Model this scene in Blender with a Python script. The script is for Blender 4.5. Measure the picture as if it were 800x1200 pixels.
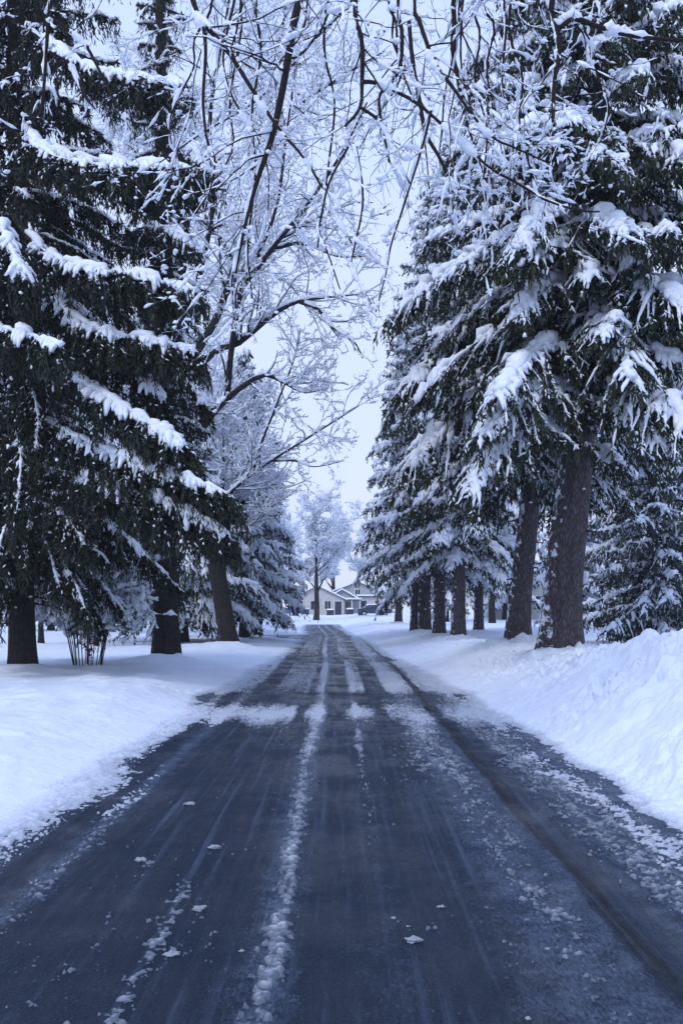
import bpy, math
import numpy as np
from mathutils import Vector
for o in list(bpy.data.objects): bpy.data.objects.remove(o)
S = bpy.context.scene
COL = S.collection
PI = math.pi
F, HY, CH = 1100.0, 712.0, 1.6          # focal length in photo pixels, horizon row, eye height

# ------------------------------------------------------------------ camera
cd = bpy.data.cameras.new('camera'); cam = bpy.data.objects.new('camera', cd); COL.objects.link(cam)
cd.sensor_fit = 'VERTICAL'; cd.sensor_height = 36.0; cd.lens = 36.0*F/1200.0
cd.shift_y = (HY-600.0)/1200.0
cd.clip_start = 0.1; cd.clip_end = 3000
cam.location = (0, 0, CH); cam.rotation_euler = (PI/2, 0, 0)
S.camera = cam

# ------------------------------------------------------------------ world (overcast) and weak sun
SUN_EL, SUN_ROT = math.radians(48), math.radians(215)
W = bpy.data.worlds.new('World'); S.world = W; W.use_nodes = True
nt = W.node_tree; nt.nodes.clear()
wo = nt.nodes.new('ShaderNodeOutputWorld'); bg = nt.nodes.new('ShaderNodeBackground')
sky = nt.nodes.new('ShaderNodeTexSky'); sky.sky_type = 'NISHITA'; sky.sun_disc = False
sky.sun_elevation = SUN_EL; sky.sun_rotation = SUN_ROT
tc = nt.nodes.new('ShaderNodeTexCoord'); no = nt.nodes.new('ShaderNodeTexNoise')
no.inputs['Scale'].default_value = 1.6; no.inputs['Detail'].default_value = 3
sx = nt.nodes.new('ShaderNodeSeparateXYZ'); nt.links.new(tc.outputs['Generated'], sx.inputs[0])
mr = nt.nodes.new('ShaderNodeMapRange'); mr.inputs[1].default_value = .05; mr.inputs[2].default_value = .95; nt.links.new(sx.outputs[2], mr.inputs[0])
lo = nt.nodes.new('ShaderNodeMixRGB'); lo.inputs[1].default_value = (6.1, 6.8, 8.4, 1); lo.inputs[2].default_value = (3.9, 5.7, 10.6, 1)
nt.links.new(mr.outputs[0], lo.inputs[0])
hi = nt.nodes.new('ShaderNodeMixRGB'); hi.inputs[1].default_value = (6.5, 7.1, 8.5, 1); hi.inputs[2].default_value = (4.5, 6.3, 11.2, 1)
nt.links.new(mr.outputs[0], hi.inputs[0])
cr = nt.nodes.new('ShaderNodeMixRGB'); nt.links.new(lo.outputs[0], cr.inputs[1]); nt.links.new(hi.outputs[0], cr.inputs[2])
mx = nt.nodes.new('ShaderNodeMixRGB'); mx.inputs[0].default_value = 0.9      # cloud cover over the clear sky
nt.links.new(tc.outputs['Generated'], no.inputs['Vector']); nt.links.new(no.outputs['Fac'], cr.inputs[0])
nt.links.new(sky.outputs[0], mx.inputs[1]); nt.links.new(cr.outputs[0], mx.inputs[2])
nt.links.new(mx.outputs[0], bg.inputs[0]); bg.inputs[1].default_value = 0.1
nt.links.new(bg.outputs[0], wo.inputs[0])
sl = bpy.data.lights.new('sun', 'SUN'); sl.energy = 1.0; sl.angle = math.radians(14); sl.color = (1.0, 0.98, 0.96)
so = bpy.data.objects.new('sun', sl); COL.objects.link(so)
sd = Vector((math.sin(SUN_ROT)*math.cos(SUN_EL), math.cos(SUN_ROT)*math.cos(SUN_EL), math.sin(SUN_EL)))
so.rotation_euler = sd.to_track_quat('Z', 'Y').to_euler(); so.location = (0, -20, 40)
vs = S.view_settings
vs.view_transform = 'Standard'; vs.look = 'None'; vs.gamma = 1.0; vs.exposure = 0.45; vs.use_curve_mapping = False
S.cycles.use_denoising = True
S.cycles.max_bounces = 6; S.cycles.diffuse_bounces = 3; S.cycles.glossy_bounces = 2; S.cycles.volume_bounces = 0
S.cycles.transparent_max_bounces = 4
HAZE = 0.0007

# ------------------------------------------------------------------ numpy helpers
rng = np.random.default_rng(7)
def px(x, y, Y): return np.array([(x-400.0)*Y/F, Y, CH+(HY-y)*Y/F])     # photo pixel + distance -> world
def norm(v): return v/np.maximum(np.linalg.norm(v, axis=-1, keepdims=True), 1e-9)
_tab = np.random.default_rng(3).random((256, 256))
def vn(x, y, seed=0):
    x = np.asarray(x, float)+seed*17.31; y = np.asarray(y, float)+seed*9.17
    xi = np.floor(x).astype(int); yi = np.floor(y).astype(int); fx = x-xi; fy = y-yi
    fx = fx*fx*(3-2*fx); fy = fy*fy*(3-2*fy)
    a = _tab[xi & 255, yi & 255]; b = _tab[(xi+1) & 255, yi & 255]; c = _tab[xi & 255, (yi+1) & 255]; d = _tab[(xi+1) & 255, (yi+1) & 255]
    return (a*(1-fx)+b*fx)*(1-fy)+(c*(1-fx)+d*fx)*fy
def fbm(x, y, seed=0, oct=4):
    s = 0; a = .5; t = 0
    for i in range(oct):
        s = s+a*vn(x*2**i, y*2**i, seed+i*3); t += a; a *= .5
    return s/t
def sst(a, b, x):
    t = np.clip((x-a)/(b-a), 0, 1); return t*t*(3-2*t)

class MB:
    def __init__(s): s.v = []; s.q = []; s.t = []; s.n = 0
    def add(s, V, Q=None, T=None):
        if Q is not None and len(Q): s.q.append(np.asarray(Q, np.int64)+s.n)
        if T is not None and len(T): s.t.append(np.asarray(T, np.int64)+s.n)
        s.v.append(np.asarray(V, np.float64).reshape(-1, 3)); s.n += len(s.v[-1])
    def mesh(s, name, smooth=True):
        me = bpy.data.meshes.new(name)
        V = np.concatenate(s.v).astype(np.float32)
        Q = np.concatenate(s.q) if s.q else np.zeros((0, 4), np.int64)
        T = np.concatenate(s.t) if s.t else np.zeros((0, 3), np.int64)
        me.vertices.add(len(V)); me.vertices.foreach_set('co', V.ravel())
        li = np.concatenate([Q.ravel(), T.ravel()]).astype(np.int32)
        me.loops.add(len(li)); me.loops.foreach_set('vertex_index', li)
        st = np.concatenate([np.arange(len(Q))*4, len(Q)*4+np.arange(len(T))*3]).astype(np.int32)
        me.polygons.add(len(st)); me.polygons.foreach_set('loop_start', st)
        me.polygons.foreach_set('use_smooth', np.full(len(st), smooth))
        me.update(calc_edges=True)
        return me
    def build(s, name, mat, parent=None, smooth=True, loc=None):
        if not s.v: return None
        if loc is not None: s.v = [v-np.asarray(loc) for v in s.v]
        me = s.mesh(name, smooth); me.materials.append(mat)
        o = bpy.data.objects.new(name, me); COL.objects.link(o)
        if parent is not None: o.parent = parent
        return o

def tubes(mb, P, R, sides=4, squash=1.0, off=None, cap=True, twist=None):
    """n tubes of k points; R radius (n,k); squash flattens along the tube's own up axis."""
    P = np.asarray(P, float); R = np.asarray(R, float); n, k = P.shape[:2]
    if n == 0: return
    t = norm(np.gradient(P, axis=1))
    ref = np.array([0, 0, 1.0]); s = np.cross(t, ref)
    bad = np.linalg.norm(s, axis=-1) < .15
    s[bad] = np.cross(t[bad], np.array([0, 1.0, .2])); s = norm(s); u = np.cross(s, t)
    a = np.arange(sides)*2*PI/sides+(PI/sides)
    ca, sa = np.cos(a), np.sin(a)
    Rr = R[:, :, None, None]
    V = P[:, :, None]+Rr*(s[:, :, None]*ca[:, None]+u[:, :, None]*(sa*squash)[:, None])
    if off is not None: V = V+np.asarray(off)
    i = np.arange(n)[:, None, None]*k*sides; j = np.arange(k-1)[None, :, None]*sides; l = np.arange(sides)[None, None, :]
    l2 = (l+1) % sides
    Q = np.stack([i+j+l, i+j+l2, i+j+sides+l2, i+j+sides+l], -1).reshape(-1, 4)
    T = None
    if cap and sides >= 3:
        ce = np.arange(n)[:, None]*k*sides+(k-1)*sides; st = np.arange(n)[:, None]*k*sides
        m = np.arange(1, sides-1)[None]
        T = np.concatenate([np.stack([ce+0*m, ce+m, ce+m+1], -1).reshape(-1, 3), np.stack([st+0*m, st+m+1, st+m], -1).reshape(-1, 3)])
    mb.add(V, Q, T)

_g = (1+5**.5)/2
ICO = norm(np.array([[-1, _g, 0], [1, _g, 0], [-1, -_g, 0], [1, -_g, 0], [0, -1, _g], [0, 1, _g], [0, -1, -_g], [0, 1, -_g], [_g, 0, -1], [_g, 0, 1], [-_g, 0, -1], [-_g, 0, 1]], float))
ICF = np.array([[0, 11, 5], [0, 5, 1], [0, 1, 7], [0, 7, 10], [0, 10, 11], [1, 5, 9], [5, 11, 4], [11, 10, 2], [10, 7, 6], [7, 1, 8], [3, 9, 4], [3, 4, 2], [3, 2, 6], [3, 6, 8], [3, 8, 9], [4, 9, 5], [2, 4, 11], [6, 2, 10], [8, 6, 7], [9, 8, 1]])
def blobs(mb, C, Rd, r, jit=.25):
    """lumpy little balls; Rd (n,3) radii"""
    n = len(C)
    if n == 0: return
    V = C[:, None]+ICO[None]*Rd[:, None]*(1+jit*(r.random((n, 12, 1))*2-1))
    T = (np.arange(n)[:, None, None]*12+ICF[None]).reshape(-1, 3)
    mb.add(V, None, T)
def resample(pts, k):
    """Catmull-Rom through the points"""
    p = np.asarray(pts, float); p = np.vstack([2*p[0]-p[1], p, 2*p[-1]-p[-2]]); m = len(p)-3
    u = np.linspace(0, m-1e-6, k); i = u.astype(int); f = (u-i)[:, None]
    a, b, c, d = p[i], p[i+1], p[i+2], p[i+3]
    return .5*(2*b+(c-a)*f+(2*a-5*b+4*c-d)*f*f+(3*b-3*c+d-a)*f**3)
def samp(P, idx, s):
    """point and tangent on curve idx at s in 0..1"""
    k = P.shape[1]; x = np.clip(s, 0, .9999)*(k-1); i = x.astype(int); f = (x-i)[:, None]
    a = P[idx, i]; b = P[idx, i+1]
    return a*(1-f)+b*f, norm(b-a)
def samps(R, idx, s):
    k = R.shape[1]; x = np.clip(s, 0, .9999)*(k-1); i = x.astype(int); f = x-i
    return R[idx, i]*(1-f)+R[idx, i+1]*f

# ------------------------------------------------------------------ materials
def mat(name, base, rough=.8, spec=.3):
    m = bpy.data.materials.new(name); m.use_nodes = True
    b = m.node_tree.nodes['Principled BSDF']
    b.inputs['Base Color'].default_value = (*base, 1); b.inputs['Roughness'].default_value = rough
    b.inputs['Specular IOR Level'].default_value = spec
    return m, m.node_tree, b
def N(nt, t, **kw):
    n = nt.nodes.new(t)
    for k, v in kw.items():
        if k in ('op',): n.operation = v
        else: n.inputs[k].default_value = v
    return n
def noise(nt, scale, detail=4, vec=None, rough=.5):
    n = nt.nodes.new('ShaderNodeTexNoise'); n.inputs['Scale'].default_value = scale; n.inputs['Detail'].default_value = detail
    n.inputs['Roughness'].default_value = rough
    if vec is not None: nt.links.new(vec, n.inputs['Vector'])
    return n.outputs['Fac']
def ramp(nt, fac, stops):
    r = nt.nodes.new('ShaderNodeValToRGB'); e = r.color_ramp.elements
    while len(e) < len(stops): e.new(.5)
    for i, (p, c) in enumerate(stops):
        e[i].position = p; e[i].color = (*c, 1) if len(c) == 3 else c
    nt.links.new(fac, r.inputs[0]); return r.outputs[0]
def bump(nt, b, h, strength, dist):
    n = nt.nodes.new('ShaderNodeBump'); n.inputs['Strength'].default_value = strength; n.inputs['Distance'].default_value = dist
    nt.links.new(h, n.inputs['Height']); nt.links.new(n.outputs[0], b.inputs['Normal']); return n
def objco(nt, scale=None):
    t = nt.nodes.new('ShaderNodeTexCoord')
    if scale is None: return t.outputs['Object']
    m = nt.nodes.new('ShaderNodeMapping'); m.inputs['Scale'].default_value = scale
    nt.links.new(t.outputs['Object'], m.inputs['Vector']); return m.outputs[0]
def math2(nt, op, a, b, clamp=False):
    n = nt.nodes.new('ShaderNodeMath'); n.operation = op; n.use_clamp = clamp
    for i, v in enumerate((a, b)):
        if v is None: continue
        if isinstance(v, (int, float)): n.inputs[i].default_value = v
        else: nt.links.new(v, n.inputs[i])
    return n.outputs[0]
def mixc(nt, f, a, b):
    n = nt.nodes.new('ShaderNodeMixRGB')
    for i, v in enumerate((f, a, b)):
        if isinstance(v, (int, float)): n.inputs[i].default_value = v
        elif isinstance(v, tuple): n.inputs[i].default_value = (*v, 1)
        else: nt.links.new(v, n.inputs[i])
    return n.outputs[0]

SNOWC = (.80, .85, .95)
# snow lying on boughs
M_snow, t_, b_ = mat('tree_snow', SNOWC, .9, .2)
c_ = objco(t_)
t_.links.new(ramp(t_, noise(t_, 9, 3, c_), [(.3, (.70, .76, .88)), (.6, (.84, .88, .96))]), b_.inputs['Base Color'])
bump(t_, b_, noise(t_, 28, 4, c_), .5, .03)
# needles
def needle_mat(name, a, b):
    m, t, bs = mat(name, a, .65, .25)
    c = objco(t)
    t.links.new(ramp(t, noise(t, 2.3, 5, c), [(.3, a), (.7, b)]), bs.inputs['Base Color'])
    return m
M_needle = needle_mat('spruce_needles', (.012, .021, .013), (.034, .046, .022))
M_needle_dark = needle_mat('spruce_needles_dark', (.008, .013, .010), (.023, .031, .019))
M_needle_blue = needle_mat('spruce_needles_blue', (.022, .036, .036), (.045, .065, .055))
# bark
def bark_mat(name, a, b, plaster=.0, side=(-1, -.3)):
    m, t, bs = mat(name, a, .9, .2)
    c = objco(t); cs = objco(t, (9, 9, 2.2))
    n1 = noise(t, 1.6, 8, cs, .65); v = t.nodes.new('ShaderNodeTexVoronoi'); v.inputs['Scale'].default_value = 2.6
    v.feature = 'DISTANCE_TO_EDGE'; t.links.new(cs, v.inputs['Vector'])
    col = ramp(t, n1, [(.32, a), (.68, b)])
    col = mixc(t, math2(t, 'MULTIPLY', math2(t, 'SUBTRACT', .25, v.outputs[0], True), 3.2, True), col, tuple(x*.35 for x in a))
    if plaster > 0:      # wind-driven snow stuck in the bark on one side
        g = t.nodes.new('ShaderNodeNewGeometry'); d = t.nodes.new('ShaderNodeVectorMath'); d.operation = 'DOT_PRODUCT'
        t.links.new(g.outputs['Normal'], d.inputs[0]); d.inputs[1].default_value = (side[0], side[1], .1)
        f = math2(t, 'ADD', math2(t, 'MULTIPLY', d.outputs['Value'], .55), math2(t, 'MULTIPLY', noise(t, 5, 6, c, .7), 1.5))
        th = 1.50-plaster*.2
        f = math2(t, 'MULTIPLY', math2(t, 'SUBTRACT', f, th), 12, True)
        col = mixc(t, f, col, (.75, .8, .9))
    t.links.new(col, bs.inputs['Base Color'])
    bump(t, bs, math2(t, 'ADD', n1, math2(t, 'MULTIPLY', v.outputs[0], .8)), .9, .03)
    return m
M_bark = bark_mat('spruce_bark', (.048, .042, .046), (.155, .130, .140), .75)
M_bark_dark = bark_mat('dark_bark', (.022, .020, .018), (.055, .048, .045), .35)
M_twig, _, _ = mat('bare_twig', (.020, .014, .014), .8, .2)
M_bud, _, _ = mat('red_bud', (.09, .015, .02), .6, .3)

# ------------------------------------------------------------------ the ground
def cen(Y): return -.3*sst(0, 8, 0*Y+8)+0*Y-.0+(-.35*sst(20, 45, Y)-1.40*sst(45, 90, Y))+.3
def edgeR(Y): return 2.25-.80*sst(10, 36, Y)-.50*sst(36, 55, Y)+.4*sst(60, 88, Y)
def edgeL(Y): return 1.98-.70*sst(12, 40, Y)+.1*sst(50, 90, Y)
MOUNDS = []      # (x, y, height, radius) filled by the trunks
def terrain(X, Y):
    """top of the lying snow beside the road"""
    c = cen(Y); d = X-c
    dl = -d-edgeL(Y); dr = d-edgeR(Y)
    und = (fbm(X*.12, Y*.08, 5)-.5)*.30*sst(3, 14, np.abs(d))
    zl = .02+.20*sst(.0, 2.6, dl)+.08*sst(1, 6, dl)*(fbm(X*.5, Y*.35, 2)-.2)
    crest = 1.02*np.exp(-((Y-10.0)/6.4)**2)*sst(1, 7, Y)+.30*np.exp(-((Y-24)/9.0)**2)+.16*np.exp(-((Y-70)/25.)**2)
    prof = sst(-.15, 2.35, dr)*(1-.88*sst(3.4, 6.0, dr))
    lum = (fbm(X*.9, Y*.6, 8, 3)-.5)*.55+(fbm(X*2.3, Y*1.6, 9, 5)-.5)*.45
    zr = .03+.26*sst(0, 3.0, dr)+crest*prof*(1+lum*1.25)+.05*sst(.2, 1.5, dr)*(fbm(X*1.5, Y*1.2, 4)-.4)
    z = np.where(d > 0, zr, zl)
    ridge = .11*np.exp(-((dl-1.7)/.9)**2)*np.exp(-((Y-14.5)/4.)**2)      # little ploughed ridge on the left
    z = z+ridge*(.4+1.2*fbm(X*2.6, Y*2.2, 12))
    z = z+und*np.where(np.abs(d) > 3, 1, 0)
    z = z+.045*sst(.60, .74, fbm(X*2.4, Y*2.0, 45, 3))*sst(2.6, 4, np.abs(d))*(Y < 60)
    far = sst(86, 150, Y)
    z = z*(1-far*.3)+.62*far+.10*sst(87.5, 90, Y)
    for (mx_, my_, mh, mr) in MOUNDS:
        z = z+mh*np.exp(-(((X-mx_)**2+(Y-my_)**2)/mr**2))
    return z
def gz(x, y): return float(terrain(np.array([float(x)]), np.array([float(y)]))[0])

def slush(X, Y):
    """depth of the packed snow and slush lying on the tarmac (negative: bare)"""
    u = X-cen(Y)
    n1 = fbm(X*4.5, Y*2.2, 21, 5)-.5; n2 = fbm(X*14, Y*9, 22, 4)-.5; n3 = fbm(X*.7, Y*.35, 23, 4)-.5
    n4 = fbm(X*34, Y*26, 24, 4)-.5; st = fbm(X*7, Y*.5, 27, 3)-.5; n5 = fbm(X*75, Y*60, 29, 2)-.5
    wob = .05*(fbm(0*X, Y*.35, 25)-.5)*2
    t = -.020+.055*n1*0+.0*n3
    def g(c0, w): return np.exp(-((u-c0-wob)/w)**2)
    cover = -1.0+.8*n1+.9*n2+.9*st+1.9*n4+1.3*n5
    brk = sst(.30, .62, fbm(X*2.2, Y*.55, 28, 3))
    cover = cover+(1.15+.6*n3)*g(-.33-.02*sst(5, 14, Y), .075+.03*sst(5, 12, Y))          # strip between the wheels
    cover = cover+brk*(.85*sst(4.6, 8, Y)*g(.22, .06)+.6*sst(9, 13, Y)*g(.22, .08))
    cover = cover+.85*(1-sst(5.0, 6.2, Y))*g(-.90, .05)
    cover = cover+brk*(.75*sst(8, 10, Y)*(1-sst(14, 17, Y))*g(-1.12, .20)+.5*sst(7, 10, Y)*g(-.7, .1)+.35*g(-.95, .35)*(1-sst(8, 10, Y)))
    cover = cover+.85*g(-1.74, .10)*sst(3, 6, Y)*(.6+.5*brk)+.95*g(-2.22, .17)
    cover = cover+(.66+.25*sst(6, 12, Y))*g(1.10, .20)+.45*g(.75, .3)*sst(6, 10, Y)*brk        # slushy shoulder left of the gutter
    cover = cover+.72*g(1.86, .24)+.3*g(2.0, .4)                                          # between gutter and snowbank
    cover = cover-1.2*np.exp(-((u-1.44-wob)/(.085-.045*sst(15, 24, Y)))**2)*(1-.6*sst(16, 24, Y))-.15*g(2.25, .07)*(1-sst(11, 16, Y))+.45*g(2.2, .14)-.5*g(-1.98, .06)*(1-sst(12, 20, Y))
    yb = 14.2+.9*(fbm(X*1.6, 0*Y, 26, 3)-.5)
    band = np.exp(-((Y-yb)/1.25)**2)*1.62*(.12+.88*sst(.02, .12, np.abs(u+.63))*sst(.06, .20, np.abs(u+.10))*sst(.04, .14, np.abs(u-.60)))*(.35+1.25*fbm(X*2.2, Y*.9, 30, 4))
    cover = cover+band
    def bar(a0, a1, e=.05): return sst(a0-e, a0+e, u+wob)*(1-sst(a1-e, a1+e, u+wob))
    farm = sst(12.4, 13.4, Y)
    lanes = .95*bar(-1.30, -.60)+1.25*bar(-.50, -.33, .03)+1.2*bar(.10, .46)+1.05*bar(.84, 1.42)+1.15*bar(1.5, 2.6, .08)+.9*bar(-2.6, -1.75, .1)
    tr_ = sst(16.9+.8*n3, 18.2, Y)*(1-.75*np.exp(-((Y-29)/1.6)**2))*(1-.6*sst(44, 56, Y))*(.85+.9*n3)
    cover = cover+tr_*(lanes*1.42+.10*st)
    cover = cover+farm*.25*n3
    th = np.clip(cover, -1, 1.2)
    h = np.where(th > 0, .0025+.0095*np.sqrt(np.clip(th, 0, 1))*(1+1.4*n2+1.8*n4+.8*n5)+.008*g(-.33, .12)*(1+3*n2), -.012)
    return h, th

def surface(X, Y):
    c = cen(Y); u = X-c
    zt = terrain(X, Y); h, th = slush(X, Y)
    nb = (fbm(X*1.3, Y*1.0, 31, 4)-.5)*.55+(fbm(X*6, Y*4, 32, 4)-.5)*.30
    open_ = np.exp(-((Y-16.6)/1.5)**2)*.95+np.exp(-((Y-24.0)/2.0)**2)*.5        # bare patches smeared into the left verge
    inL = u+edgeL(Y)+nb+open_*(fbm(X*1.5, Y*2.5, 33)+.1); inR = edgeR(Y)-u+nb*.8
    drive = sst(.0, 1.2, 4.6-np.abs(Y-50.5)+2*nb)*(u < 0)*sst(-5.2, -3.4, u+nb)
    inside = np.minimum(inL, inR)
    w = sst(-.62, .26, inside)
    w = np.maximum(w, drive)
    w = w*(1-sst(87, 89.5, Y))
    fz = (fbm(X*16, Y*10, 43, 4)-.5)+.7*(fbm(X*50, Y*40, 44, 2)-.5)
    edge_piece = w*(1-w)*fz*3.2-.25*sst(.5, .95, w)*(1-sst(.95, 1, w))
    z = np.maximum(zt*(1-w)**1.6+h*np.where(w > .6, 1, w)+edge_piece*.05, h)
    z = np.where(w > .985, h, z)
    rough = ((fbm(X*9, Y*7, 36, 3)-.5)*.03+(u > 0)*sst(2.3, 3.4, u)*(1-sst(7, 9, u))*(.05-np.abs(fbm(X*4.6, Y*3.6, 38, 3)-.5)*.46+(fbm(X*11, Y*9, 39, 3)-.5)*.13)*(1-.7*sst(16, 30, Y))*(.25+1.5*sst(.42, .60, fbm(X*.8, Y*.7, 46, 3))))*(1-w)*(np.abs(u) < 9)
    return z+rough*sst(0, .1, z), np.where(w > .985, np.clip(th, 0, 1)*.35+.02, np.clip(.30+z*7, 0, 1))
def n_e(X, Y): return fbm(X*5, Y*4, 37, 4)

# distance rows: pixel-sized near the camera
ROWS = []
y_ = -25.0
while y_ < 3.0: ROWS.append(y_); y_ += 1.2 if y_ < 0 else .25
y_ = 3.0
while y_ < 95: ROWS.append(y_); y_ += min(.5, max(.012, y_*y_/1760*.55))
while y_ < 420: ROWS.append(y_); y_ *= 1.03
xs = list(np.arange(-3.4, -2.6, .022))+list(np.arange(-2.6, 2.9, .0125))+list(np.arange(2.9, 4.8, .022)); x_ = 4.8; s_ = .024
while x_ < 250: xs.append(x_); s_ *= 1.03; x_ += min(s_, .5 if x_ < 30 else 1e9)
x_ = -3.4; s_ = .03
while x_ > -250: x_ -= min(s_, .5 if x_ > -30 else 1e9); s_ *= 1.05; xs.append(x_)
XS = np.array(sorted(xs)); YS = np.array(ROWS)

def build_ground():
    X, Y = np.meshgrid(XS, YS)
    Z, D = surface(X, Y)
    mb = MB(); nx, ny = len(XS), len(YS)
    i = (np.arange(ny-1)[:, None]*nx+np.arange(nx-1)[None]).reshape(-1)
    mb.add(np.stack([X, Y, Z], -1), np.stack([i, i+1, i+nx+1, i+nx], -1))
    m, t, b = mat('ground_snow', SNOWC, .85, .25)
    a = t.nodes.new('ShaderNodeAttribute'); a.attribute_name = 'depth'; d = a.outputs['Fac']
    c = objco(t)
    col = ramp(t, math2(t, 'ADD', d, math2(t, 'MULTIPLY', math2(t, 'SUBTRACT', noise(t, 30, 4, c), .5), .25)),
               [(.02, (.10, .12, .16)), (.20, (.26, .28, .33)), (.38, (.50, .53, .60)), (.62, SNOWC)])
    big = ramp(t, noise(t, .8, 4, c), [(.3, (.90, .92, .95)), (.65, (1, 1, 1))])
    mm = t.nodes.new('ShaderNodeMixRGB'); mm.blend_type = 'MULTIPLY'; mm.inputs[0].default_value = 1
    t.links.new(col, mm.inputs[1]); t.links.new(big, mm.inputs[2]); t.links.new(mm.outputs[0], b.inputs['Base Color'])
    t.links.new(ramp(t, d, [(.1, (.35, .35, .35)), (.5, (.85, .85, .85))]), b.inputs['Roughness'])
    bump(t, b, math2(t, 'ADD', noise(t, 14, 5, c, .6), math2(t, 'MULTIPLY', noise(t, 60, 3, c, .6), .5)), .55, .03)
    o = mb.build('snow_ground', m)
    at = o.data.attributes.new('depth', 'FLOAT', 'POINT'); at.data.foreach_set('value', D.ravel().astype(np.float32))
    o['kind'] = 'structure'
    # tarmac
    mb = MB(); ys = np.array([-25, 0]+list(np.linspace(2, 90, 45)))
    cc = cen(ys); L = np.stack([cc-3.2, ys, 0*ys], -1); R = np.stack([cc+3.0, ys, 0*ys], -1)
    V = np.stack([L, R], 1).reshape(-1, 3); k = np.arange(len(ys)-1)*2
    mb.add(V, np.stack([k, k+1, k+3, k+2], -1))
    mb.add([[-9.5, 44, -.004], [-2.3, 44, -.004], [-2.3, 57, -.004], [-9.5, 57, -.004]], [[0, 1, 2, 3]])
    m, t, b = mat('wet_tarmac', (.04, .045, .055), .4, .3)
    b.inputs['Specular Tint'].default_value = (.55, .75, 1, 1)
    c = objco(t); cs = objco(t, (3.0, .35, 1)); cf = objco(t, (1, .35, 1))
    gr_ = noise(t, 75, 4, c, .8); base = ramp(t, gr_, [(.34, (.001, .003, .008)), (.50, (.006, .012, .030)), (.60, (.022, .034, .065)), (.70, (.10, .13, .19))])
    streak = noise(t, 1.6, 5, cs, .6); cl = objco(t, (16, .22, 1)); lines = noise(t, 1.0, 4, cl, .6); fine = noise(t, 22, 6, cf, .7); wide = noise(t, .9, 4, c, .6)
    film = math2(t, 'ADD', math2(t, 'MULTIPLY', streak, .6), math2(t, 'MULTIPLY', fine, .40))
    film = math2(t, 'ADD', film, math2(t, 'MULTIPLY', math2(t, 'SUBTRACT', lines, .44), 1.15))
    film = math2(t, 'MULTIPLY', math2(t, 'SUBTRACT', film, .60), 2.6, True)
    sx_ = t.nodes.new('ShaderNodeSeparateXYZ'); t.links.new(c, sx_.inputs[0])
    wobx = math2(t, 'ADD', sx_.outputs[0], math2(t, 'MULTIPLY', math2(t, 'SUBTRACT', noise(t, 1.1, 3, cs), .5), .22))
    u01 = math2(t, 'DIVIDE', math2(t, 'ADD', wobx, 2.5), 5.0)
    def q(x, v): return ((x+2.5)/5.0, (v, v, v))
    strips = ramp(t, u01, [q(-2.4, .9), q(-2.12, .6), q(-2.0, .05), q(-1.75, .85), q(-1.5, .1), q(-1.1, .28), q(-.6, .12), q(-.33, .95), q(-.12, .12), q(.22, .5), q(.5, .1), q(.95, .80), q(1.33, .72), q(1.375, 0), q(1.44, .05), q(1.54, .45), q(1.85, .80), q(2.15, .75), q(2.4, .9)])
    fine2 = math2(t, 'ADD', math2(t, 'MULTIPLY', noise(t, 60, 5, cf, .8), .65), math2(t, 'MULTIPLY', noise(t, 7, 5, objco(t, (1, .7, 1)), .65), .35))
    sf = math2(t, 'MULTIPLY', math2(t, 'SUBTRACT', math2(t, 'ADD', strips, math2(t, 'MULTIPLY', fine2, 3.6)), 2.30), 1.5, True)
    film = math2(t, 'MAXIMUM', math2(t, 'MULTIPLY', film, .55), math2(t, 'MULTIPLY', sf, .8))
    gut = ramp(t, u01, [q(-2.4, 1), q(1.34, 1), q(1.375, .02), q(1.42, .10), q(1.50, 1)])
    mg = t.nodes.new('ShaderNodeMixRGB'); mg.blend_type = 'MULTIPLY'; mg.inputs[0].default_value = 1; t.links.new(base, mg.inputs[1]); t.links.new(gut, mg.inputs[2]); base = mg.outputs[0]
    col = mixc(t, film, base, (.14, .185, .28))
    t.links.new(col, b.inputs['Base Color'])
    r = ramp(t, math2(t, 'ADD', math2(t, 'MULTIPLY', wide, .6), math2(t, 'MULTIPLY', streak, .4)), [(.40, (.20, .20, .20)), (.56, (.58, .58, .58))])
    t.links.new(r, b.inputs['Roughness'])
    bump(t, b, math2(t, 'ADD', gr_, math2(t, 'MULTIPLY', noise(t, 18, 3, c), .6)), 1.0, .016)
    o = mb.build('road', m, smooth=False); o['kind'] = 'structure'

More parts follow.
